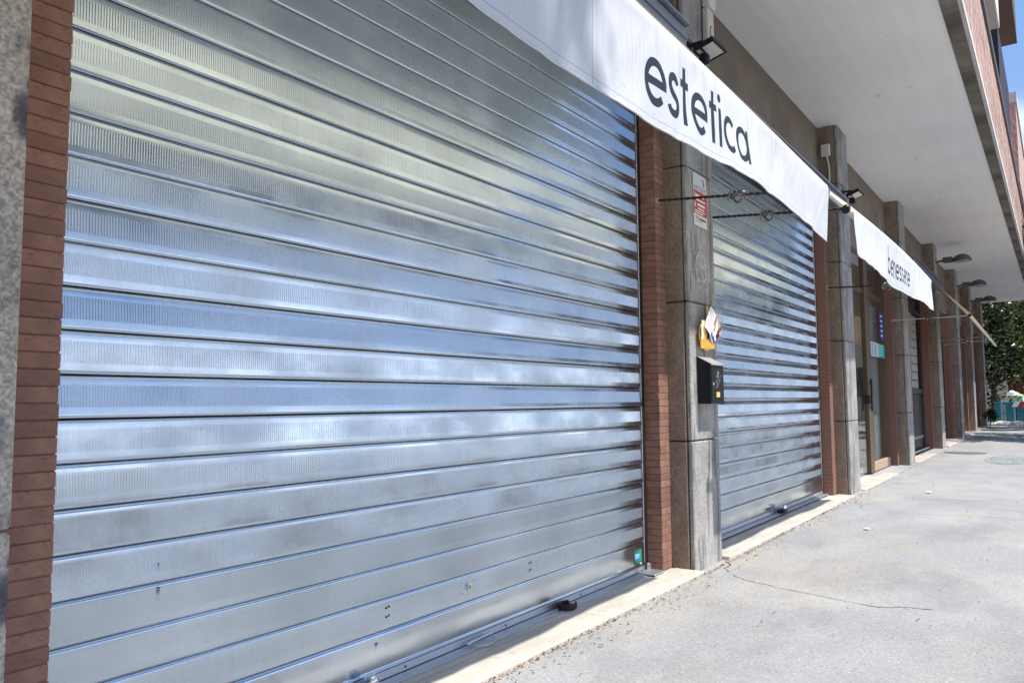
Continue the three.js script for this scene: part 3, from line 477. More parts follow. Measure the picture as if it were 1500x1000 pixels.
  put('sleeve_front', sheet(0.255, 0.185, 0.022, 3), std({ map: inner, roughness: 0.4, side: THREE.DoubleSide }), 4.985, 1.505, FRONT + 0.040, 0.03);
  put('leaflet', sheet(0.19, 0.165, 0.05, 5), std({ map: flyer, roughness: 0.6, side: THREE.DoubleSide }), 5.00, 1.575, FRONT + 0.055, -0.55, 0.1);
  put('leaflet', sheet(0.12, 0.15, 0.03, 9), std({ map: flyer, roughness: 0.6, side: THREE.DoubleSide }), 5.075, 1.535, FRONT + 0.050, -0.95, -0.15);
  put('tape', sheet(0.032, 0.085, 0.01, 7), std({ color: lin(0.62, 0.42, 0.10), roughness: 0.5, side: THREE.DoubleSide }), 5.04, 1.665, FRONT + 0.018, 0.1);

  const s = thing('alarm_sign', 'red and white alarm company sign fixed high on the pillar behind the twisted bars', 'sign');
  const art = canvasTex(384, 600, (g, w, h) => {
    g.fillStyle = '#c8ccd0'; g.fillRect(0, 0, w, h * 0.33); g.fillStyle = '#b5252b'; g.fillRect(0, h * 0.33, w, h * 0.45); g.fillStyle = '#dcdad2'; g.fillRect(0, h * 0.78, w, h * 0.22);
    g.fillStyle = '#3b4450'; g.beginPath(); g.moveTo(250, 30); g.quadraticCurveTo(330, 50, 330, 110); g.quadraticCurveTo(290, 100, 285, 70); g.fill(); g.beginPath(); g.moveTo(275, 85); g.quadraticCurveTo(300, 110, 335, 118); g.lineTo(300, 125); g.fill();
    g.font = '92px sans-serif'; g.fillText('verisure', 22, 188, 345);
    g.fillStyle = '#f0e6e4'; for (const [x, y, ww, hh] of [[30, 225, 20, 60], [62, 236, 240, 26], [70, 290, 270, 20], [30, 330, 26, 60], [110, 338, 220, 26], [120, 385, 190, 18], [30, 420, 300, 12], [30, 444, 250, 10]]) g.fillRect(x, y, ww, hh);
    g.fillStyle = '#4a5058'; for (const [x, y, ww, hh] of [[40, 492, 120, 10], [40, 514, 150, 8], [170, 500, 180, 26], [40, 540, 200, 7]]) g.fillRect(x, y, ww, hh);
  });
  mesh('plate', new THREE.BoxGeometry(0.232, 0.36, 0.004).translate(4.985, 2.418, FRONT + 0.0065), [M.whitePlastic, M.whitePlastic, M.whitePlastic, M.whitePlastic, std({ map: art, roughness: 0.45 }), M.whitePlastic], s);

  // chalky graffiti on the second slab of the same pillar (a painted mark)
  const tagTex = canvasTex(512, 512, (g, w, h) => { g.clearRect(0, 0, w, h); g.strokeStyle = 'rgba(222,224,228,0.6)'; g.lineWidth = 20; g.lineCap = 'round'; g.beginPath(); g.moveTo(190, 90); g.bezierCurveTo(60, 60, 60, 330, 180, 330); g.moveTo(240, 70); g.bezierCurveTo(230, 160, 230, 250, 245, 330); g.moveTo(240, 80); g.bezierCurveTo(360, 60, 350, 190, 250, 190); g.bezierCurveTo(390, 190, 370, 330, 245, 325); g.stroke(); g.lineWidth = 14; g.strokeStyle = 'rgba(215,218,222,0.42)'; g.beginPath(); g.moveTo(120, 430); g.bezierCurveTo(180, 360, 240, 380, 250, 450); g.bezierCurveTo(300, 380, 360, 380, 400, 460); g.moveTo(360, 180); g.lineTo(450, 175); g.moveTo(410, 130); g.lineTo(400, 300); g.stroke(); });
  const pil = building.children.filter((c) => c.name === 'pillar')[1];
  const gr = mesh('graffiti', new THREE.PlaneGeometry(0.36, 0.36).translate(5.0, 1.92, FRONT + 0.0058), std({ map: tagTex, transparent: true, roughness: 0.9 }), pil); gr.userData.label = 'pale sprayed scribble';

  const al = thing('alarm_siren', 'white alarm siren box with an oval badge high on the pillar by the soffit', 'alarm');
  mesh('housing', cbox(5.11, 5.235, 3.84, 4.08, FRONT + 0.006, FRONT + 0.07, 0.012), M.whitePlastic, al);
  mesh('lower_case', cbox(5.115, 5.235, 3.53, 3.835, FRONT + 0.006, FRONT + 0.05, 0.008), M.cream, al);
  mesh('badge', new THREE.CylinderGeometry(0.03, 0.03, 0.004, 24).scale(0.75, 1, 1.4).rotateX(Math.PI / 2).translate(5.172, 3.67, FRONT + 0.0525), std({ color: lin(0.13, 0.14, 0.15), roughness: 0.5 }), al);
  mesh('badge_field', new THREE.CylinderGeometry(0.024, 0.024, 0.004, 24).scale(0.75, 1, 1.4).rotateX(Math.PI / 2).translate(5.172, 3.67, FRONT + 0.0537), M.cream, al);
}
// LED floodlights on the pillars
function floodlight(label, x, y, k, spin) {
  const F = thing('floodlight', label, 'floodlight', 'black LED floodlights on the pillars');
  F.position.set(x, y, FRONT + 0.006); F.scale.setScalar(k);
  mesh('bracket', merge([cbox(-0.10, -0.04, 0.0, 0.05, 0, 0.012, 0.002), cbox(-0.085, -0.055, 0.015, 0.035, 0.012, 0.10, 0.003), cbox(-0.10, 0.0, -0.03, 0.03, 0.085, 0.10, 0.003)]), M.black, F);
  mesh('sensor', cbox(-0.085, -0.02, -0.12, -0.05, 0.07, 0.13, 0.012), M.blackGloss, F);
  const h = part('head', F); h.position.set(0.0, -0.015, 0.12); h.rotation.set(spin[0], spin[1], spin[2]);
  mesh('housing', cbox(-0.105, 0.105, -0.075, 0.075, -0.03, 0, 0.006), M.black, h);
  mesh('bezel', merge([cbox(-0.108, 0.108, 0.062, 0.078, 0.001, 0.010, 0.002), cbox(-0.108, 0.108, -0.078, -0.062, 0.001, 0.010, 0.002), cbox(-0.108, -0.092, -0.0615, 0.0615, 0.001, 0.010, 0.002), cbox(0.092, 0.108, -0.0615, 0.0615, 0.001, 0.010, 0.002)]), M.black, h);
  mesh('lens', box(-0.0915, 0.0915, -0.0615, 0.0615, 0.001, 0.005), std({ color: lin(0.74, 0.74, 0.70), roughness: 0.25 }), h);
  return F;
}
floodlight('black LED floodlight below the white siren box', 4.93, 3.435, 1.0, [1.32, -0.06, 0.06]);
floodlight('black LED floodlight on the pillar between the two lettered awnings and the glazed shop', 9.50, 3.43, 1.0, [1.25, -0.06, 0.06]);
{
  const j = thing('junction_box', 'small white junction box with a drooping cable on the pillar flank', 'junction box');
  mesh('case', cbox(9.235, 9.284, 3.86, 4.00, 0.09, 0.19, 0.01), M.whitePlastic, j);
  mesh('cable', tube([[9.262, 3.86, 0.15], [9.262, 3.72, 0.17], [9.265, 3.55, 0.165], [9.268, 3.40, 0.13], [9.27, 3.25, 0.12]], 0.011, 30, 8), M.cream, j);
}
// domed wall lamps farther along
for (const [px, y, lab] of [[17.72, 3.86, 'grey domed wall lamp on the pillar before the plain tan awning'], [21.67, 3.83, 'grey domed wall lamp on the middle pillar under the far soffit'], [25.27, 3.82, 'grey domed wall lamp on the last but one pillar near the tree']]) {
  const L = thing('wall_lamp', lab, 'lamp', 'domed wall lamps'); L.position.set(px + 0.24, y, FRONT + 0.006);
  const g = std({ color: lin(0.13, 0.12, 0.115), roughness: 0.5, metalness: 0.3 });
  mesh('arm', rod([0, 0, 0], [0, 0.02, 0.14], 0.022), g, L);
  mesh('gear_case', cbox(-0.07, 0.07, -0.03, 0.08, 0.12, 0.30, 0.015), g, L);
  mesh('dome', new THREE.SphereGeometry(0.17, 24, 10, 0, Math.PI * 2, 0, Math.PI / 2).scale(0.9, 0.85, 1.05).translate(0, -0.02, 0.46), g, L);
  mesh('glass', new THREE.CylinderGeometry(0.15, 0.15, 0.012, 24).scale(0.9, 1, 1.05).translate(0, -0.03, 0.46), std({ color: lin(0.5, 0.53, 0.56), roughness: 0.2 }), L);
}

// ------------------------------------------------------------------ the glazed shop and the doors farther along
{
  const S = thing('glazed_shopfront', 'bronze-framed glass shopfront with blue and teal notices on the panes', 'shopfront'), y = 0.045;
  const post = (a, b, z1 = 0.02) => mesh('frame_post', cbox(a, b, y, 3.098, -0.08, z1, 0.004), M.bronze, S);
  post(9.93, 10.0, 0.012); post(11.74, 11.98, 0.03); post(13.30, 13.35, 0.012);
  mesh('transom', merge([box(10.002, 11.738, 2.55, 2.62, -0.06, 0.004), box(11.982, 13.298, 2.55, 2.62, -0.06, 0.004)]), M.bronze, S);
  mesh('kick_panel', cbox(11.983, 13.298, y, y + 0.13, -0.05, 0.02, 0.004), M.tan, S);
  for (const [a, b, c, d] of [[10.002, 11.738, y + 0.02, 2.548], [11.982, 13.298, y + 0.133, 2.548], [10.002, 11.738, 2.622, 3.098], [11.982, 13.298, 2.622, 3.098]]) mesh('pane', box(a, b, c, d, -0.006, 0.0), M.glass, S);
  mesh('handle', merge([rod([11.80, 0.9, 0.06], [11.80, 1.35, 0.06], 0.014), rod([11.80, 0.95, -0.02], [11.80, 0.95, 0.06], 0.01), rod([11.80, 1.3, -0.02], [11.80, 1.3, 0.06], 0.01)]), M.black, S);
  mesh('lock_case', cbox(11.72, 11.858, 1.0, 1.12, -0.02, 0.05, 0.004), M.black, S);
  const blue = canvasTex(64, 256, (g, w, h) => { g.fillStyle = '#23409c'; g.fillRect(0, 0, w, h); g.fillStyle = '#e8eef8'; for (let i = 0; i < 5; i++) g.fillRect(12, 26 + i * 46, 40, 16); });
  mesh('notice', new THREE.BoxGeometry(0.26, 0.42, 0.002).translate(13.10, 2.19, 0.004), std({ map: blue, roughness: 0.5 }), S).userData.label = 'blue notice with white lettering';
  const teal = canvasTex(256, 64, (g, w, h) => { g.fillStyle = '#c9d0d4'; g.fillRect(0, 0, w, h); g.fillStyle = '#59636c'; for (let i = 0; i < 6; i++) { g.fillRect(12, 8 + i * 9, 34, 4); g.fillRect(66, 8 + i * 9, 40, 4); } g.fillStyle = '#2aa59b'; g.fillRect(140, 0, 116, h); g.fillStyle = '#8fe0d8'; for (let i = 0; i < 4; i++) g.fillRect(154, 8 + i * 13, 80, 6); });
  mesh('notice', new THREE.BoxGeometry(1.1, 0.21, 0.002).translate(12.72, 1.80, 0.004), std({ map: teal, roughness: 0.5 }), S).userData.label = 'pale and teal notice strip';
  mesh('curtain', merge([0, 1, 2, 3, 4].map((i) => box(12.75 + i * 0.10, 12.84 + i * 0.10, 0.15, 2.5, -0.12 - (i % 2) * 0.02, -0.10))), M.curtain, S);
  mesh('desk', merge([cbox(12.3, 13.0, 0.75, 0.80, -1.2, -0.6, 0.01), cbox(12.35, 12.95, 0.05, 0.75, -1.15, -0.7, 0.01)]), M.whitePaint, S);
  mesh('shop_room', merge([box(9.4, 13.9, -0.05, 3.4, -2.7, -2.6), box(9.4, 9.5, -0.05, 3.4, -2.6, -0.42), box(13.8, 13.9, -0.05, 3.4, -2.6, -0.42), box(9.5, 13.8, 3.3, 3.4, -2.6, -0.42), box(9.5, 13.8, -0.05, 0.03, -2.6, -0.42)]), M.room, building);
}
const graffiti = (seed, hue) => canvasTex(256, 512, (g, w, h) => { const r = rng(seed); g.fillStyle = '#1a1b20'; g.fillRect(0, 0, w, h); for (let i = 0; i < 900; i++) { g.fillStyle = `rgba(120,125,140,${r() * 0.10})`; g.fillRect(r() * w, r() * h, 1 + r() * 5, 1 + r() * 18); } g.lineCap = 'round'; for (let i = 0; i < 34; i++) { g.strokeStyle = hue[i % hue.length]; g.lineWidth = 4 + r() * 12; g.beginPath(); let x = 20 + r() * (w - 40), y = h * (0.45 + r() * 0.5); g.moveTo(x, y); for (let k = 0; k < 2; k++) g.quadraticCurveTo(x + (r() - 0.5) * 90, y + (r() - 0.5) * 90, x += (r() - 0.5) * 60, y += (r() - 0.5) * 80); g.stroke(); } });
{
  const D = thing('graffiti_door', 'dark shopfront with a pale gridded window above graffiti-covered panels', 'door'), y = 0.10;
  mesh('frame', merge([cbox(14.13, 14.20, y, 3.098, -0.08, -0.02, 0.004), cbox(17.46, 17.54, y, 3.098, -0.08, -0.02, 0.004), cbox(14.2, 17.46, 1.16, 1.26, -0.08, -0.02, 0.004), cbox(14.2, 17.46, 2.72, 2.80, -0.08, -0.02, 0.004)]), M.darkPanel, D);
  const gm = std({ map: graffiti(5, ['rgba(190,200,225,0.8)', 'rgba(120,135,190,0.8)', 'rgba(205,190,195,0.7)', 'rgba(60,60,90,0.8)']), roughness: 0.45 });
  for (const [a, b] of [[14.203, 15.28], [15.30, 16.36], [16.38, 17.457]]) mesh('panel', cbox(a, b, y + 0.004, 1.157, -0.075, -0.045, 0.004), gm, D);
  const pane = std({ color: lin(0.55, 0.58, 0.60), roughness: 0.18 });
  for (let r = 0; r < 9; r++) for (let c = 0; c < 3; c++) mesh('pane', box(16.36 + c * 0.27, 16.36 + c * 0.27 + 0.25, 1.27 + r * 0.158, 1.27 + r * 0.158 + 0.143, -0.062, -0.055), pane, D);
  for (const [a, b, c, d] of [[14.203, 16.34, 1.263, 2.717], [14.203, 17.457, 2.803, 3.096]]) mesh('pane', box(a, b, c, d, -0.062, -0.056), M.glass, D);
  mesh('step_edge', cbox(14.2, 17.46, y - 0.002, y + 0.022, 0.0, 0.06, 0.003), M.zinc, D);
  const kinds = [[18.35, 21.45, 0.145, 'dark shop door with blue graffiti beyond the gridded window', 9], [22.3, 25.05, 0.17, 'plain dark shop door between the last brick jambs', 14], [25.9, 29.1, 0.17, 'unlit dark shop door by the end of the arcade', 19]];
  for (const [a, b, yy, lab, seed] of kinds) {
    const o = thing('shop_door', lab, 'door');
    const m = seed === 9 ? std({ map: graffiti(seed, ['rgba(110,130,190,0.75)', 'rgba(60,70,120,0.8)', 'rgba(180,185,200,0.5)']), roughness: 0.45 }) : M.darkPanel;
    mesh('leaf', cbox(a, (a + b) / 2 - 0.004, yy, 2.6, -0.09, -0.05, 0.004), m, o); mesh('leaf', cbox((a + b) / 2 + 0.004, b, yy, 2.6, -0.09, -0.05, 0.004), m, o);
    mesh('fanlight', box(a, b, 2.62, 3.098, -0.08, -0.072), M.glass, o); mesh('handle', rod([(a + b) / 2 - 0.06, 1.1, -0.035], [(a + b) / 2 - 0.06, 1.35, -0.035], 0.012), M.zinc, o);
  }
  mesh('end_room', box(14.0, 29.9, -0.05, 3.4, -0.7, -0.45), M.room, building);
}

// ------------------------------------------------------------------ trees
const leafMat = (r, g, b) => new THREE.MeshPhysicalMaterial({ color: lin(r, g, b), roughness: 0.38, transmission: 0.38, thickness: 0, vertexColors: true, side: THREE.DoubleSide });
function crownGeometry(rnd, clumps, per, size) {
  const pos = [], nor = [], col = [], idx = [];
  const n = V(0, 0, 0), t = V(0, 0, 0), b = V(0, 0, 0);
  for (const [cx, cy, cz, cr, tint] of clumps) for (let i = 0; i < per; i++) {
    let x, y, z; do { x = rnd() * 2 - 1; y = rnd() * 2 - 1; z = rnd() * 2 - 1; } while (x * x + y * y + z * z > 1);
    const px = cx + x * cr, py = cy + y * cr * 0.75, pz = cz + z * cr;
    n.set(x * 0.8 + rnd() - 0.5, 0.5 + rnd() * 0.9, z * 0.8 + rnd() - 0.5).normalize(); t.set(rnd() - 0.5, rnd() * 0.4 - 0.5, rnd() - 0.5).cross(n).normalize(); b.crossVectors(n, t);
    const L = size * (0.6 + rnd() * 0.8), w = L * 0.24, s = pos.length / 3, k = (0.72 + rnd() * 0.55) * (tint ?? 1), yel = rnd() < 0.06 ? 1.5 : 1;
    for (const [u, v, d] of [[-0.5, 0, 0], [0, 1, 0.10], [0.5, 0, -0.10], [0, -1, 0.10]]) { pos.push(px + t.x * u * L + b.x * v * w + n.x * d * L, py + t.y * u * L + b.y * v * w + n.y * d * L, pz + t.z * u * L + b.z * v * w + n.z * d * L); nor.push(n.x, n.y, n.z); col.push(k * yel, k, k * 0.8); }
    idx.push(s, s + 1, s + 2, s, s + 2, s + 3);
  }
  const g = new THREE.BufferGeometry(); g.setAttribute('position', new THREE.Float32BufferAttribute(pos, 3)); g.setAttribute('normal', new THREE.Float32BufferAttribute(nor, 3)); g.setAttribute('color', new THREE.Float32BufferAttribute(col, 3)); g.setIndex(idx); return g;
}
const bark = std({ map: tile(dataTex(256, 256, (u, v, i, j) => { const b = 0.34 + (fbm(u * 30, v * 5, 4, [30, 5], 501) - 0.5) * 0.3; return [b * 1.05, b * 0.95, b * 0.84]; }), 0.5), roughness: 0.95 });
function tapered(pts, r0, r1, seg = 10) { const c = new THREE.CatmullRomCurve3(pts.map((p) => V(...p))), g = new THREE.TubeGeometry(c, seg, 1, 9), p = g.attributes.position; for (let i = 0; i <= seg; i++) { const q = c.getPointAt(i / seg), r = lerp(r0, r1, i / seg); for (let j = 0; j <= 9; j++) { const k = i * 10 + j; p.setXYZ(k, q.x + (p.getX(k) - q.x) * r, q.y + (p.getY(k) - q.y) * r, q.z + (p.getZ(k) - q.z) * r); } } g.computeVertexNormals(); return g; }
function tree(name, label, o) {
  const T = thing(name, label, 'tree', o.group), rnd = rng(o.seed), [x, y, z] = o.base, limbs = [], clumps = [];
  const top = V(x + o.lean[0], y + o.fork, z + o.lean[1]);
  mesh('trunk', tapered([[x, y - 0.1, z], [x + 0.05, y + o.fork * 0.5, z - 0.03], [top.x, top.y, top.z]], o.r, o.r * 0.62), bark, T);
  for (let i = 0; i < o.limbs; i++) { const a = (i / o.limbs) * 6.283 + rnd(), el = 0.25 + rnd() * 0.9, R = o.reach * (0.65 + rnd() * 0.45), e = V(top.x + Math.cos(a) * Math.cos(el) * R, top.y + Math.sin(el) * R * o.tall, top.z + Math.sin(a) * Math.cos(el) * R * (o.zs ?? 1)); limbs.push(tapered([[top.x, top.y - 0.15, top.z], [lerp(top.x, e.x, 0.5), lerp(top.y, e.y, 0.42), lerp(top.z, e.z, 0.5)], [e.x, e.y, e.z]], o.r * 0.42, 0.015)); for (let c = 0; c < o.clumps; c++) { const t = 0.5 + 0.6 * rnd(); clumps.push([lerp(top.x, e.x, t) + (rnd() - 0.5) * o.spread, lerp(top.y, e.y, t) + (rnd() - 0.5) * o.spread, lerp(top.z, e.z, t) + (rnd() - 0.5) * o.spread, o.clumpR * (0.6 + rnd() * 0.7), 0.8 + rnd() * 0.4]); } }
  for (const e of o.reachTo ?? []) limbs.push(tapered([[top.x, top.y - 0.15, top.z], [lerp(top.x, e[0], 0.5), lerp(top.y, e[1], 0.6), lerp(top.z, e[2], 0.5)], e], o.r * 0.45, 0.012));
  mesh('limbs', merge(limbs), bark, T);
  mesh('crown', crownGeometry(rnd, clumps.concat(o.extra ?? []), o.per, o.leaf), o.mat, T);
  return T;
}
const glossyGreen = leafMat(0.17, 0.25, 0.06), streetGreen = leafMat(0.075, 0.13, 0.035);
{ // the glossy evergreen at the end of the arcade: clumps down to the ground
  const r = rng(33), extra = [];
  for (let i = 0; i < 130; i++) { const h = r(); extra.push([34.6 + (r() - 0.5) * 3.2, 0.5 + h * 6.2, 0.15 + (r() - 0.5) * 2.6 * (1.1 - 0.35 * h), 0.30 + r() * 0.38, 0.55 + r() * 0.8]); }
  tree('evergreen_tree', 'dense glossy evergreen tree closing the end of the arcade', { seed: 35, base: [34.8, 0.15, 0.2], lean: [0, 0], fork: 1.5, r: 0.14, limbs: 7, reach: 2.2, tall: 1.8, clumps: 5, spread: 0.8, clumpR: 0.5, per: 60, leaf: 0.17, mat: glossyGreen, extra });
  const r2 = rng(43), ex2 = []; for (let i = 0; i < 80; i++) ex2.push([38.6 + (r2() - 0.5) * 3, 2.9 + r2() * 3.4, 0.9 + (r2() - 0.5) * 2.4, 0.35 + r2() * 0.4, 0.8 + r2() * 0.6]);
  tree('yellow_green_tree', 'yellow-green flowering tree behind the glossy evergreen', { seed: 45, base: [39, 0.1, 0.9], lean: [0, 0], fork: 2.2, r: 0.13, limbs: 6, reach: 1.8, tall: 1.3, clumps: 4, spread: 0.7, clumpR: 0.5, per: 45, leaf: 0.18, mat: leafMat(0.20, 0.19, 0.03), extra: ex2 });
}
const dapple = []; { const r = rng(58); for (let i = 0; i < 11; i++) { const t = 2.9 + r() * 1.6; dapple.push([1.0 + r() * 1.05, 2.12 + 1.88 * t + (r() - 0.5) * 0.5, 1.21 + t, 0.10 + r() * 0.22, 1]); } }
tree('street_tree', 'street tree at the kerb whose branches throw dappled shade on the near awning', { seed: 57, group: 'street trees along the kerb', base: [-2.9, -0.05, 4.7], lean: [0.3, 0.1], fork: 3.6, r: 0.17, limbs: 8, reach: 3.0, tall: 1.5, clumps: 5, spread: 1.1, clumpR: 0.55, per: 26, leaf: 0.15, mat: streetGreen, extra: dapple, reachTo: [[1.7, 8.6, 4.7], [1.2, 9.3, 5.1]] });
tree('street_tree', 'street tree at the kerb shading the pavement near the end of the arcade', { seed: 67, group: 'street trees along the kerb', base: [23.2, 0.05, 3.95], lean: [0.0, -0.1], fork: 3.2, r: 0.18, limbs: 9, reach: 2.7, tall: 1.35, clumps: 7, spread: 1.1, clumpR: 0.65, per: 90, leaf: 0.2, mat: streetGreen });
tree('street_tree', 'street tree at the kerb beyond the last shop door', { seed: 73, group: 'street trees along the kerb', base: [29.0, 0.05, 4.0], lean: [0.0, -0.1], fork: 3.2, r: 0.18, limbs: 9, reach: 2.7, tall: 1.35, clumps: 7, spread: 1.1, clumpR: 0.65, per: 80, leaf: 0.2, mat: streetGreen });
[[-3.5, 17], [-9.5, 18], [-16, 17.5], [-23, 18], [24, 13.5], [31, 14.5], [39, 13.5], [48, 15]].forEach(([x, z], k) => tree('plane_tree', ['broad plane tree across the road from the near shutter', 'second plane tree across the road left of the near shutter', 'third plane tree across the road left of the near shutter', 'outermost plane tree across the road by the added house', 'plane tree across the road from the dark shop doors', 'plane tree across the road from the end of the arcade', 'plane tree across the road from the garden wall', 'plane tree across the road beyond the background house'][k], { seed: 81 + k, group: 'plane trees across the road', base: [x, -0.15, z], lean: [0.2, 0], fork: 2.6, r: 0.24, limbs: 9, reach: 3.6, tall: 1.3, clumps: 7, spread: 1.4, clumpR: 0.9, per: 60, leaf: 0.30, mat: streetGreen }));
{ const r = rng(71), cl = []; for (let i = 0; i < 7; i++) cl.push([28.3 + (r() - 0.5) * 0.5, 0.35 + r() * 0.3, 0.42 + (r() - 0.5) * 0.3, 0.14, 1.5]);
  const s = thing('shrub', 'small bright green shrub at the foot of the last pillars', 'shrub'); mesh('foliage', crownGeometry(r, cl, 60, 0.08), leafMat(0.16, 0.24, 0.04), s); mesh('stem', rod([28.3, 0.1, 0.42], [28.3, 0.5, 0.42], 0.012), bark, s); }

// ------------------------------------------------------------------ road works at the far end
{
  const y = 0.17, teal = std({ color: lin(0.02, 0.15, 0.19), roughness: 0.5 }), pale = std({ color: lin(0.14, 0.36, 0.42), roughness: 0.5 });
  const B = thing('works_barrier', 'teal works barrier with a red and white striped board beyond the arcade', 'barrier');
  for (const z of [0.55, 0.92, 1.30, 1.70, 2.1]) mesh('post', cbox(31.97, 32.03, y, 0.98, z - 0.03, z + 0.03, 0.006), pale, B);
  for (const yy of [y + 0.06, 0.52, 0.88]) mesh('rail', cbox(31.975, 32.025, yy, yy + 0.05, 0.3, 2.4, 0.006), teal, B);
  for (let i = 0; i < 6; i++) mesh('mesh_panel', cbox(31.99, 32.01, y + 0.115, 0.875, 0.32 + i * 0.34, 0.60 + i * 0.34, 0.003), teal, B);
  const red = std({ color: lin(0.50, 0.03, 0.04), roughness: 0.5 }), wh = std({ color: lin(0.8, 0.8, 0.8), roughness: 0.5 });
  for (let i = 0; i < 7; i++) { const z = 0.84 + i * 0.17, sh = new THREE.Shape(); sh.moveTo(z, 0.76); sh.lineTo(z + 0.168, 0.76); sh.lineTo(z + 0.268, 0.94); sh.lineTo(z + 0.10, 0.94); sh.closePath(); const g = new THREE.ExtrudeGeometry(sh, { depth: 0.02, bevelEnabled: false }); g.applyMatrix4(new THREE.Matrix4().set(0, 0, -1, 31.965, 0, 1, 0, 0, 1, 0, 0, 0, 0, 0, 0, 1)); mesh('stripe', metreUV(g), i % 2 ? red : wh, B); }
  const rr = rng(91), stones = [];
  for (let i = 0; i < 240; i++) { const x = 30.2 + rr() * 1.6, z = 0.25 + rr() * 2.0, h = 0.10 * Math.sin(((x - 30.2) / 1.6) * Math.PI); stones.push(metreUV(new THREE.IcosahedronGeometry(0.035 + rr() * 0.05, 0).scale(1 + rr() * 0.5, 0.7, 1 + rr() * 0.5).rotateY(rr() * 6).translate(x, y - 0.01 + h * rr() + 0.02, z))); }
  const pile = thing('rubble_heap', 'heap of pale broken stones in front of the works barrier', 'rubble'); pile.userData.kind = 'stuff';
  mesh('stones', merge(stones), M.travertine, pile);
  const F = thing('garden_wall', 'red-brown garden wall with pale coping behind the works', 'wall');
  mesh('wall', box(37.0, 37.2, -0.15, 2.15, 0.55, 4.2), std({ color: lin(0.13, 0.035, 0.025), roughness: 0.85 }), F);
  mesh('coping', cbox(36.94, 37.26, 2.153, 2.28, 0.5, 4.25, 0.02), M.concrete, F);
  for (let i = 0; i < 16; i++) mesh('plank', cbox(36.965, 36.997, 0.1, 2.1, 0.57 + i * 0.22, 0.57 + i * 0.22 + 0.2, 0.004), std({ color: lin(0.17 + 0.03 * (i % 3), 0.05, 0.035), roughness: 0.8 }), F);
  const K = thing('added_house', 'added unseen beige house behind the viewer that blocks low sky', 'building');  // unseen house added to block low sky and darken the left-facing sides
  mesh('wall', box(-31, -27, -0.2, 13, -6, 24), std({ color: lin(0.36, 0.31, 0.25), roughness: 0.9 }), K);
  for (let i = 0; i < 9; i++) for (let k = 0; k < 3; k++) mesh('window', box(-26.99, -26.96, 1.0 + k * 3.9, 2.8 + k * 3.9, -4.6 + i * 3.1, -3.4 + i * 3.1), M.darkPanel, K);
  mesh('roof', box(-31.4, -26.6, 13.003, 13.4, -6.4, 24.4), M.darkBrown, K);
  const H = thing('background_house', 'ochre and grey house glimpsed behind the trees', 'building');
  mesh('wall', box(46, 47, -0.2, 9, -6, 12), std({ color: lin(0.40, 0.34, 0.27), roughness: 0.9 }), H);
  for (let i = 0; i < 6; i++) for (let k = 0; k < 2; k++) mesh('window', box(45.96, 45.99, 1.2 + k * 3.2, 2.8 + k * 3.2, -5 + i * 2.8, -3.8 + i * 2.8), M.darkPanel, H);
  mesh('roof', box(45.6, 47.4, 9.003, 9.3, -6.4, 12.4), M.darkBrown, H);

  // a stooping worker behind the barrier: one continuous body from tapered limbs
  const P = thing('person', 'person in a white helmet and pale hi-vis vest stooping behind the works barrier', 'person');
  const fx = 33.1, fz = 0.98;
  const J = { hipL: [fx + 0.05, 0.92, fz + 0.12], hipR: [fx + 0.05, 0.92, fz - 0.08], kneeL: [fx - 0.12, 0.55, fz + 0.16], kneeR: [fx + 0.02, 0.54, fz - 0.12], ankL: [fx + 0.05, 0.22, fz + 0.16], ankR: [fx + 0.16, 0.22, fz - 0.12], toeL: [fx - 0.10, 0.19, fz + 0.18], toeR: [fx + 0.02, 0.19, fz - 0.13], pel: [fx + 0.04, 0.96, fz + 0.02], chest: [fx - 0.26, 1.13, fz - 0.04], neck: [fx - 0.40, 1.17, fz - 0.08], head: [fx - 0.50, 1.19, fz - 0.13], shL: [fx - 0.30, 1.12, fz + 0.14], shR: [fx - 0.34, 1.12, fz - 0.24], elL: [fx - 0.40, 0.88, fz + 0.20], elR: [fx - 0.44, 0.88, fz - 0.30], wrL: [fx - 0.52, 0.68, fz + 0.12], wrR: [fx - 0.55, 0.68, fz - 0.20] };
  const bones = [['pel', 'chest', 0.13, 0.15], ['chest', 'neck', 0.12, 0.06], ['neck', 'head', 0.055, 0.095], ['shL', 'shR', 0.075, 0.075], ['shL', 'elL', 0.055, 0.042], ['shR', 'elR', 0.055, 0.042], ['elL', 'wrL', 0.042, 0.03], ['elR', 'wrR', 0.042, 0.03], ['hipL', 'kneeL', 0.095, 0.06], ['hipR', 'kneeR', 0.095, 0.06], ['kneeL', 'ankL', 0.06, 0.042], ['kneeR', 'ankR', 0.06, 0.042], ['ankL', 'toeL', 0.045, 0.035], ['ankR', 'toeR', 0.045, 0.035], ['pel', 'hipL', 0.12, 0.095], ['pel', 'hipR', 0.12, 0.095]].map(([a, b, r0, r1]) => [J[a], J[b], r0, r1]);
  for (const w of ['wrL', 'wrR']) for (let i = 0; i < 5; i++) { const a = J[w], th = i === 4; bones.push([[a[0] - 0.03, a[1] - 0.04, a[2] + (i - 1.5) * 0.016], [a[0] - 0.05 - (th ? 0 : 0.02), a[1] - (th ? 0.06 : 0.115 + (i % 2) * 0.008), a[2] + (th ? 0.05 : (i - 1.5) * 0.018)], 0.012, 0.009]); bones.push([a, [a[0] - 0.03, a[1] - 0.05, a[2] + (i - 1.5) * 0.012], 0.026, 0.018]); }
  const R = 96, size = 0.72, C = [fx - 0.2, 0.72, fz - 0.04], mc = new MarchingCubes(R, new THREE.MeshBasicMaterial(), false, false, 200000); mc.isolation = 0;
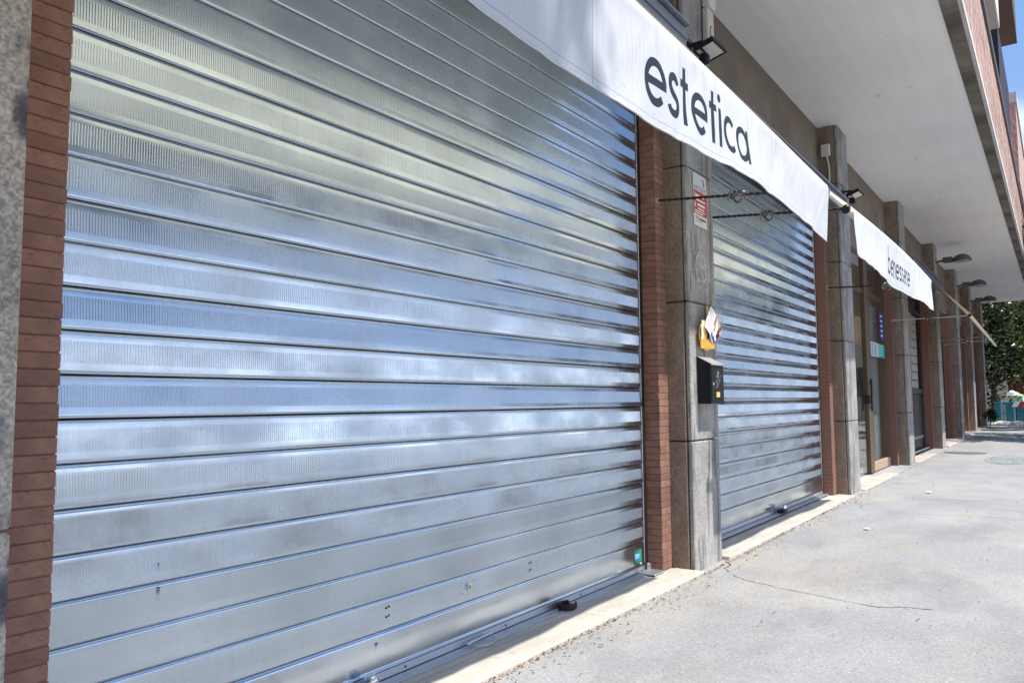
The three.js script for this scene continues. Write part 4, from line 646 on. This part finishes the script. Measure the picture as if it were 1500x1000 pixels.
  for (let k = 0; k < R; k++) for (let j = 0; j < R; j++) for (let i = 0; i < R; i++) {
    const x = C[0] + ((i - R / 2) / (R / 2)) * size, y2 = C[1] + ((j - R / 2) / (R / 2)) * size, z = C[2] + ((k - R / 2) / (R / 2)) * size; let d = 9;
    for (const [a, b, r0, r1] of bones) { const vx = b[0] - a[0], vy = b[1] - a[1], vz = b[2] - a[2], t = clamp(((x - a[0]) * vx + (y2 - a[1]) * vy + (z - a[2]) * vz) / (vx * vx + vy * vy + vz * vz)); const e = Math.hypot(x - a[0] - t * vx, y2 - a[1] - t * vy, z - a[2] - t * vz) - lerp(r0, r1, t), q = 0.02, hh = clamp(0.5 + 0.5 * (d - e) / q); d = d === 9 ? e : lerp(d, e, hh) - q * hh * (1 - hh); }
    mc.field[i + j * R + k * R * R] = -d;
  }
  mc.update();
  const n = mc.count, pos = new Float32Array(mc.positionArray.slice(0, n * 3)), nor = new Float32Array(mc.normalArray.slice(0, n * 3)), col = new Float32Array(n * 3);
  for (let i = 0; i < n; i++) { pos[3 * i] = C[0] + pos[3 * i] * size; pos[3 * i + 1] = C[1] + pos[3 * i + 1] * size; pos[3 * i + 2] = C[2] + pos[3 * i + 2] * size; const yy = pos[3 * i + 1], xx = pos[3 * i]; const c = xx < fx - 0.405 && yy > 1.06 ? [0.42, 0.25, 0.17] : yy < 0.245 ? [0.05, 0.04, 0.035] : yy < 0.90 && xx > fx - 0.2 ? [0.05, 0.06, 0.10] : yy < 0.70 ? [0.42, 0.25, 0.17] : [0.45, 0.70, 0.42]; col.set(c, 3 * i); }
  const bg = new THREE.BufferGeometry(); bg.setAttribute('position', new THREE.BufferAttribute(pos, 3)); bg.setAttribute('normal', new THREE.BufferAttribute(nor, 3)); bg.setAttribute('color', new THREE.BufferAttribute(col, 3));
  mesh('body', bg, std({ vertexColors: true, roughness: 0.8 }), P);
  mesh('helmet', merge([new THREE.SphereGeometry(0.125, 24, 12, 0, Math.PI * 2, 0, Math.PI * 0.5).rotateZ(0.45).translate(J.head[0] - 0.01, J.head[1] + 0.02, J.head[2]), new THREE.CylinderGeometry(0.145, 0.15, 0.015, 24).rotateZ(0.45).translate(J.head[0] - 0.02, J.head[1] + 0.02, J.head[2])]), std({ color: lin(0.8, 0.8, 0.78), roughness: 0.35 }), P);
}

// ------------------------------------------------------------------ ground cover plate, paint patch, scraps, scuffs
{
  const MH = thing('manhole_cover', 'round iron manhole cover set in the pavement before the dark shop doors', 'manhole'), x = 16.7, z = 0.72, y = padY(x) + 0.004, iron = std({ color: lin(0.24, 0.23, 0.22), roughness: 0.7, metalness: 0.3 });
  mesh('frame', new THREE.RingGeometry(0.30, 0.35, 40).rotateX(-Math.PI / 2).translate(x, y + 0.001, z), M.concrete, MH);
  mesh('lid', new THREE.CylinderGeometry(0.296, 0.296, 0.012, 40).translate(x, y - 0.002, z), iron, MH);
  for (let i = -4; i <= 4; i++) mesh('rib', box(x - 0.25 * Math.cos(i * 0.3), x + 0.25 * Math.cos(i * 0.3), y + 0.004, y + 0.008, z + i * 0.055 - 0.012, z + i * 0.055 + 0.012), iron, MH);
  const tealTex = canvasTex(512, 256, (g, w, h) => { const r = rng(19); g.clearRect(0, 0, w, h); for (let i = 0; i < 1500; i++) { const a = r() * 6.283, q = Math.sqrt(r()); g.fillStyle = r() < 0.72 ? `rgba(105,140,138,${0.05 + r() * 0.16})` : `rgba(205,208,205,${0.1 + r() * 0.25})`; g.beginPath(); g.ellipse(w / 2 + Math.cos(a) * q * w * 0.45, h / 2 + Math.sin(a) * q * h * 0.42, 3 + r() * 20, 1 + r() * 5, r() * 0.4, 0, 7); g.fill(); } });
  tag(mesh('paint_patch', new THREE.PlaneGeometry(2.3, 0.75).rotateX(-Math.PI / 2).translate(15.3, padY(15.3) + 0.009, 1.45), std({ map: tealTex, transparent: true, roughness: 0.9 })), 'worn patch of teal and white paint on the pavement', 'paint patch');
  const paper = std({ color: lin(0.78, 0.78, 0.76), roughness: 0.8, side: THREE.DoubleSide });
  for (const [px, pz, s, lab] of [[9.9, 0.95, 0.05, 'tiny scrap of white paper on the pavement before the glazed shop'], [7.0, 0.85, 0.035, 'tiny scrap of white paper on the pavement before the far shutter']]) { const g = new THREE.PlaneGeometry(s * 1.6, s, 4, 3), p = g.attributes.position; for (let i = 0; i < p.count; i++) p.setZ(i, 0.006 + 0.008 * hash(i, 3, 7)); g.rotateX(-Math.PI / 2).translate(px, padY(px) + 0.004, pz); g.computeVertexNormals(); tag(mesh('paper_scrap', g, paper), lab, 'litter'); }
  const scuffTex = canvasTex(128, 512, (g, w, h) => { const r = rng(29); g.clearRect(0, 0, w, h); for (let i = 0; i < 130; i++) { g.fillStyle = `rgba(28,26,26,${0.15 + r() * 0.4})`; g.beginPath(); g.ellipse(w / 2 + (r() - 0.5) * w * 0.75 * r(), h * (0.08 + 0.84 * r() * r()), 1 + r() * 9, 2 + r() * 22, 0, 0, 7); g.fill(); } });
  const scuff = std({ map: scuffTex, transparent: true, roughness: 0.8 });
  for (const [sx, sy, w, h] of [[1.305, 0.512, 0.016, 0.055], [1.303, 0.592, 0.008, 0.03], [2.20, 0.138, 0.03, 0.03]]) mesh('scuff', new THREE.PlaneGeometry(w, h).translate(sx, sy, 0.0105), scuff, shutter1);
}

// ------------------------------------------------------------------ dry litter along the foot of the sills
{
  const r = rng(101), leaf = new THREE.PlaneGeometry(0.016, 0.009, 2, 1); { const p = leaf.attributes.position; for (let i = 0; i < p.count; i++) p.setZ(i, Math.abs(p.getX(i)) * 0.35); leaf.computeVertexNormals(); }
  const N = 4200, im = new THREE.InstancedMesh(leaf, std({ color: lin(0.36, 0.27, 0.19), roughness: 0.95, side: THREE.DoubleSide }), N), d = new THREE.Object3D(), c = new THREE.Color();
  for (let i = 0; i < N; i++) {
    const near = r() < 0.8, x = near ? 1.6 + r() * 8 : 9.8 + r() * 8, clump = fbm(x * 2.2, 3, 4, 0, 601); let z = 0.325 + Math.pow(r(), 2.2) * (0.05 + 0.22 * clump); if (r() < 0.14) z = 0.35 + r() * 1.5; if (r() > clump * 1.5) { z = 0.325 + r() * 0.02; }
    d.position.set(x, padY(x) + 0.004 + r() * 0.006, z); d.rotation.set(-Math.PI / 2 + (r() - 0.5) * 1.4, (r() - 0.5) * 1.2, r() * 6.3); d.scale.setScalar(0.22 + Math.pow(r(), 3) * 0.85); d.updateMatrix(); im.setMatrixAt(i, d.matrix); const k = 0.5 + r() * 0.8; im.setColorAt(i, c.setRGB(k, k * (0.9 + r() * 0.1), k * 0.9));
  }
  im.name = numbered('dry_litter'); im.castShadow = im.receiveShadow = true; scene.add(im); im.userData.kind = 'stuff'; tag(im, 'dry brown leaf litter gathered along the foot of the sills', 'litter');
}

renderer.render(scene, camera);
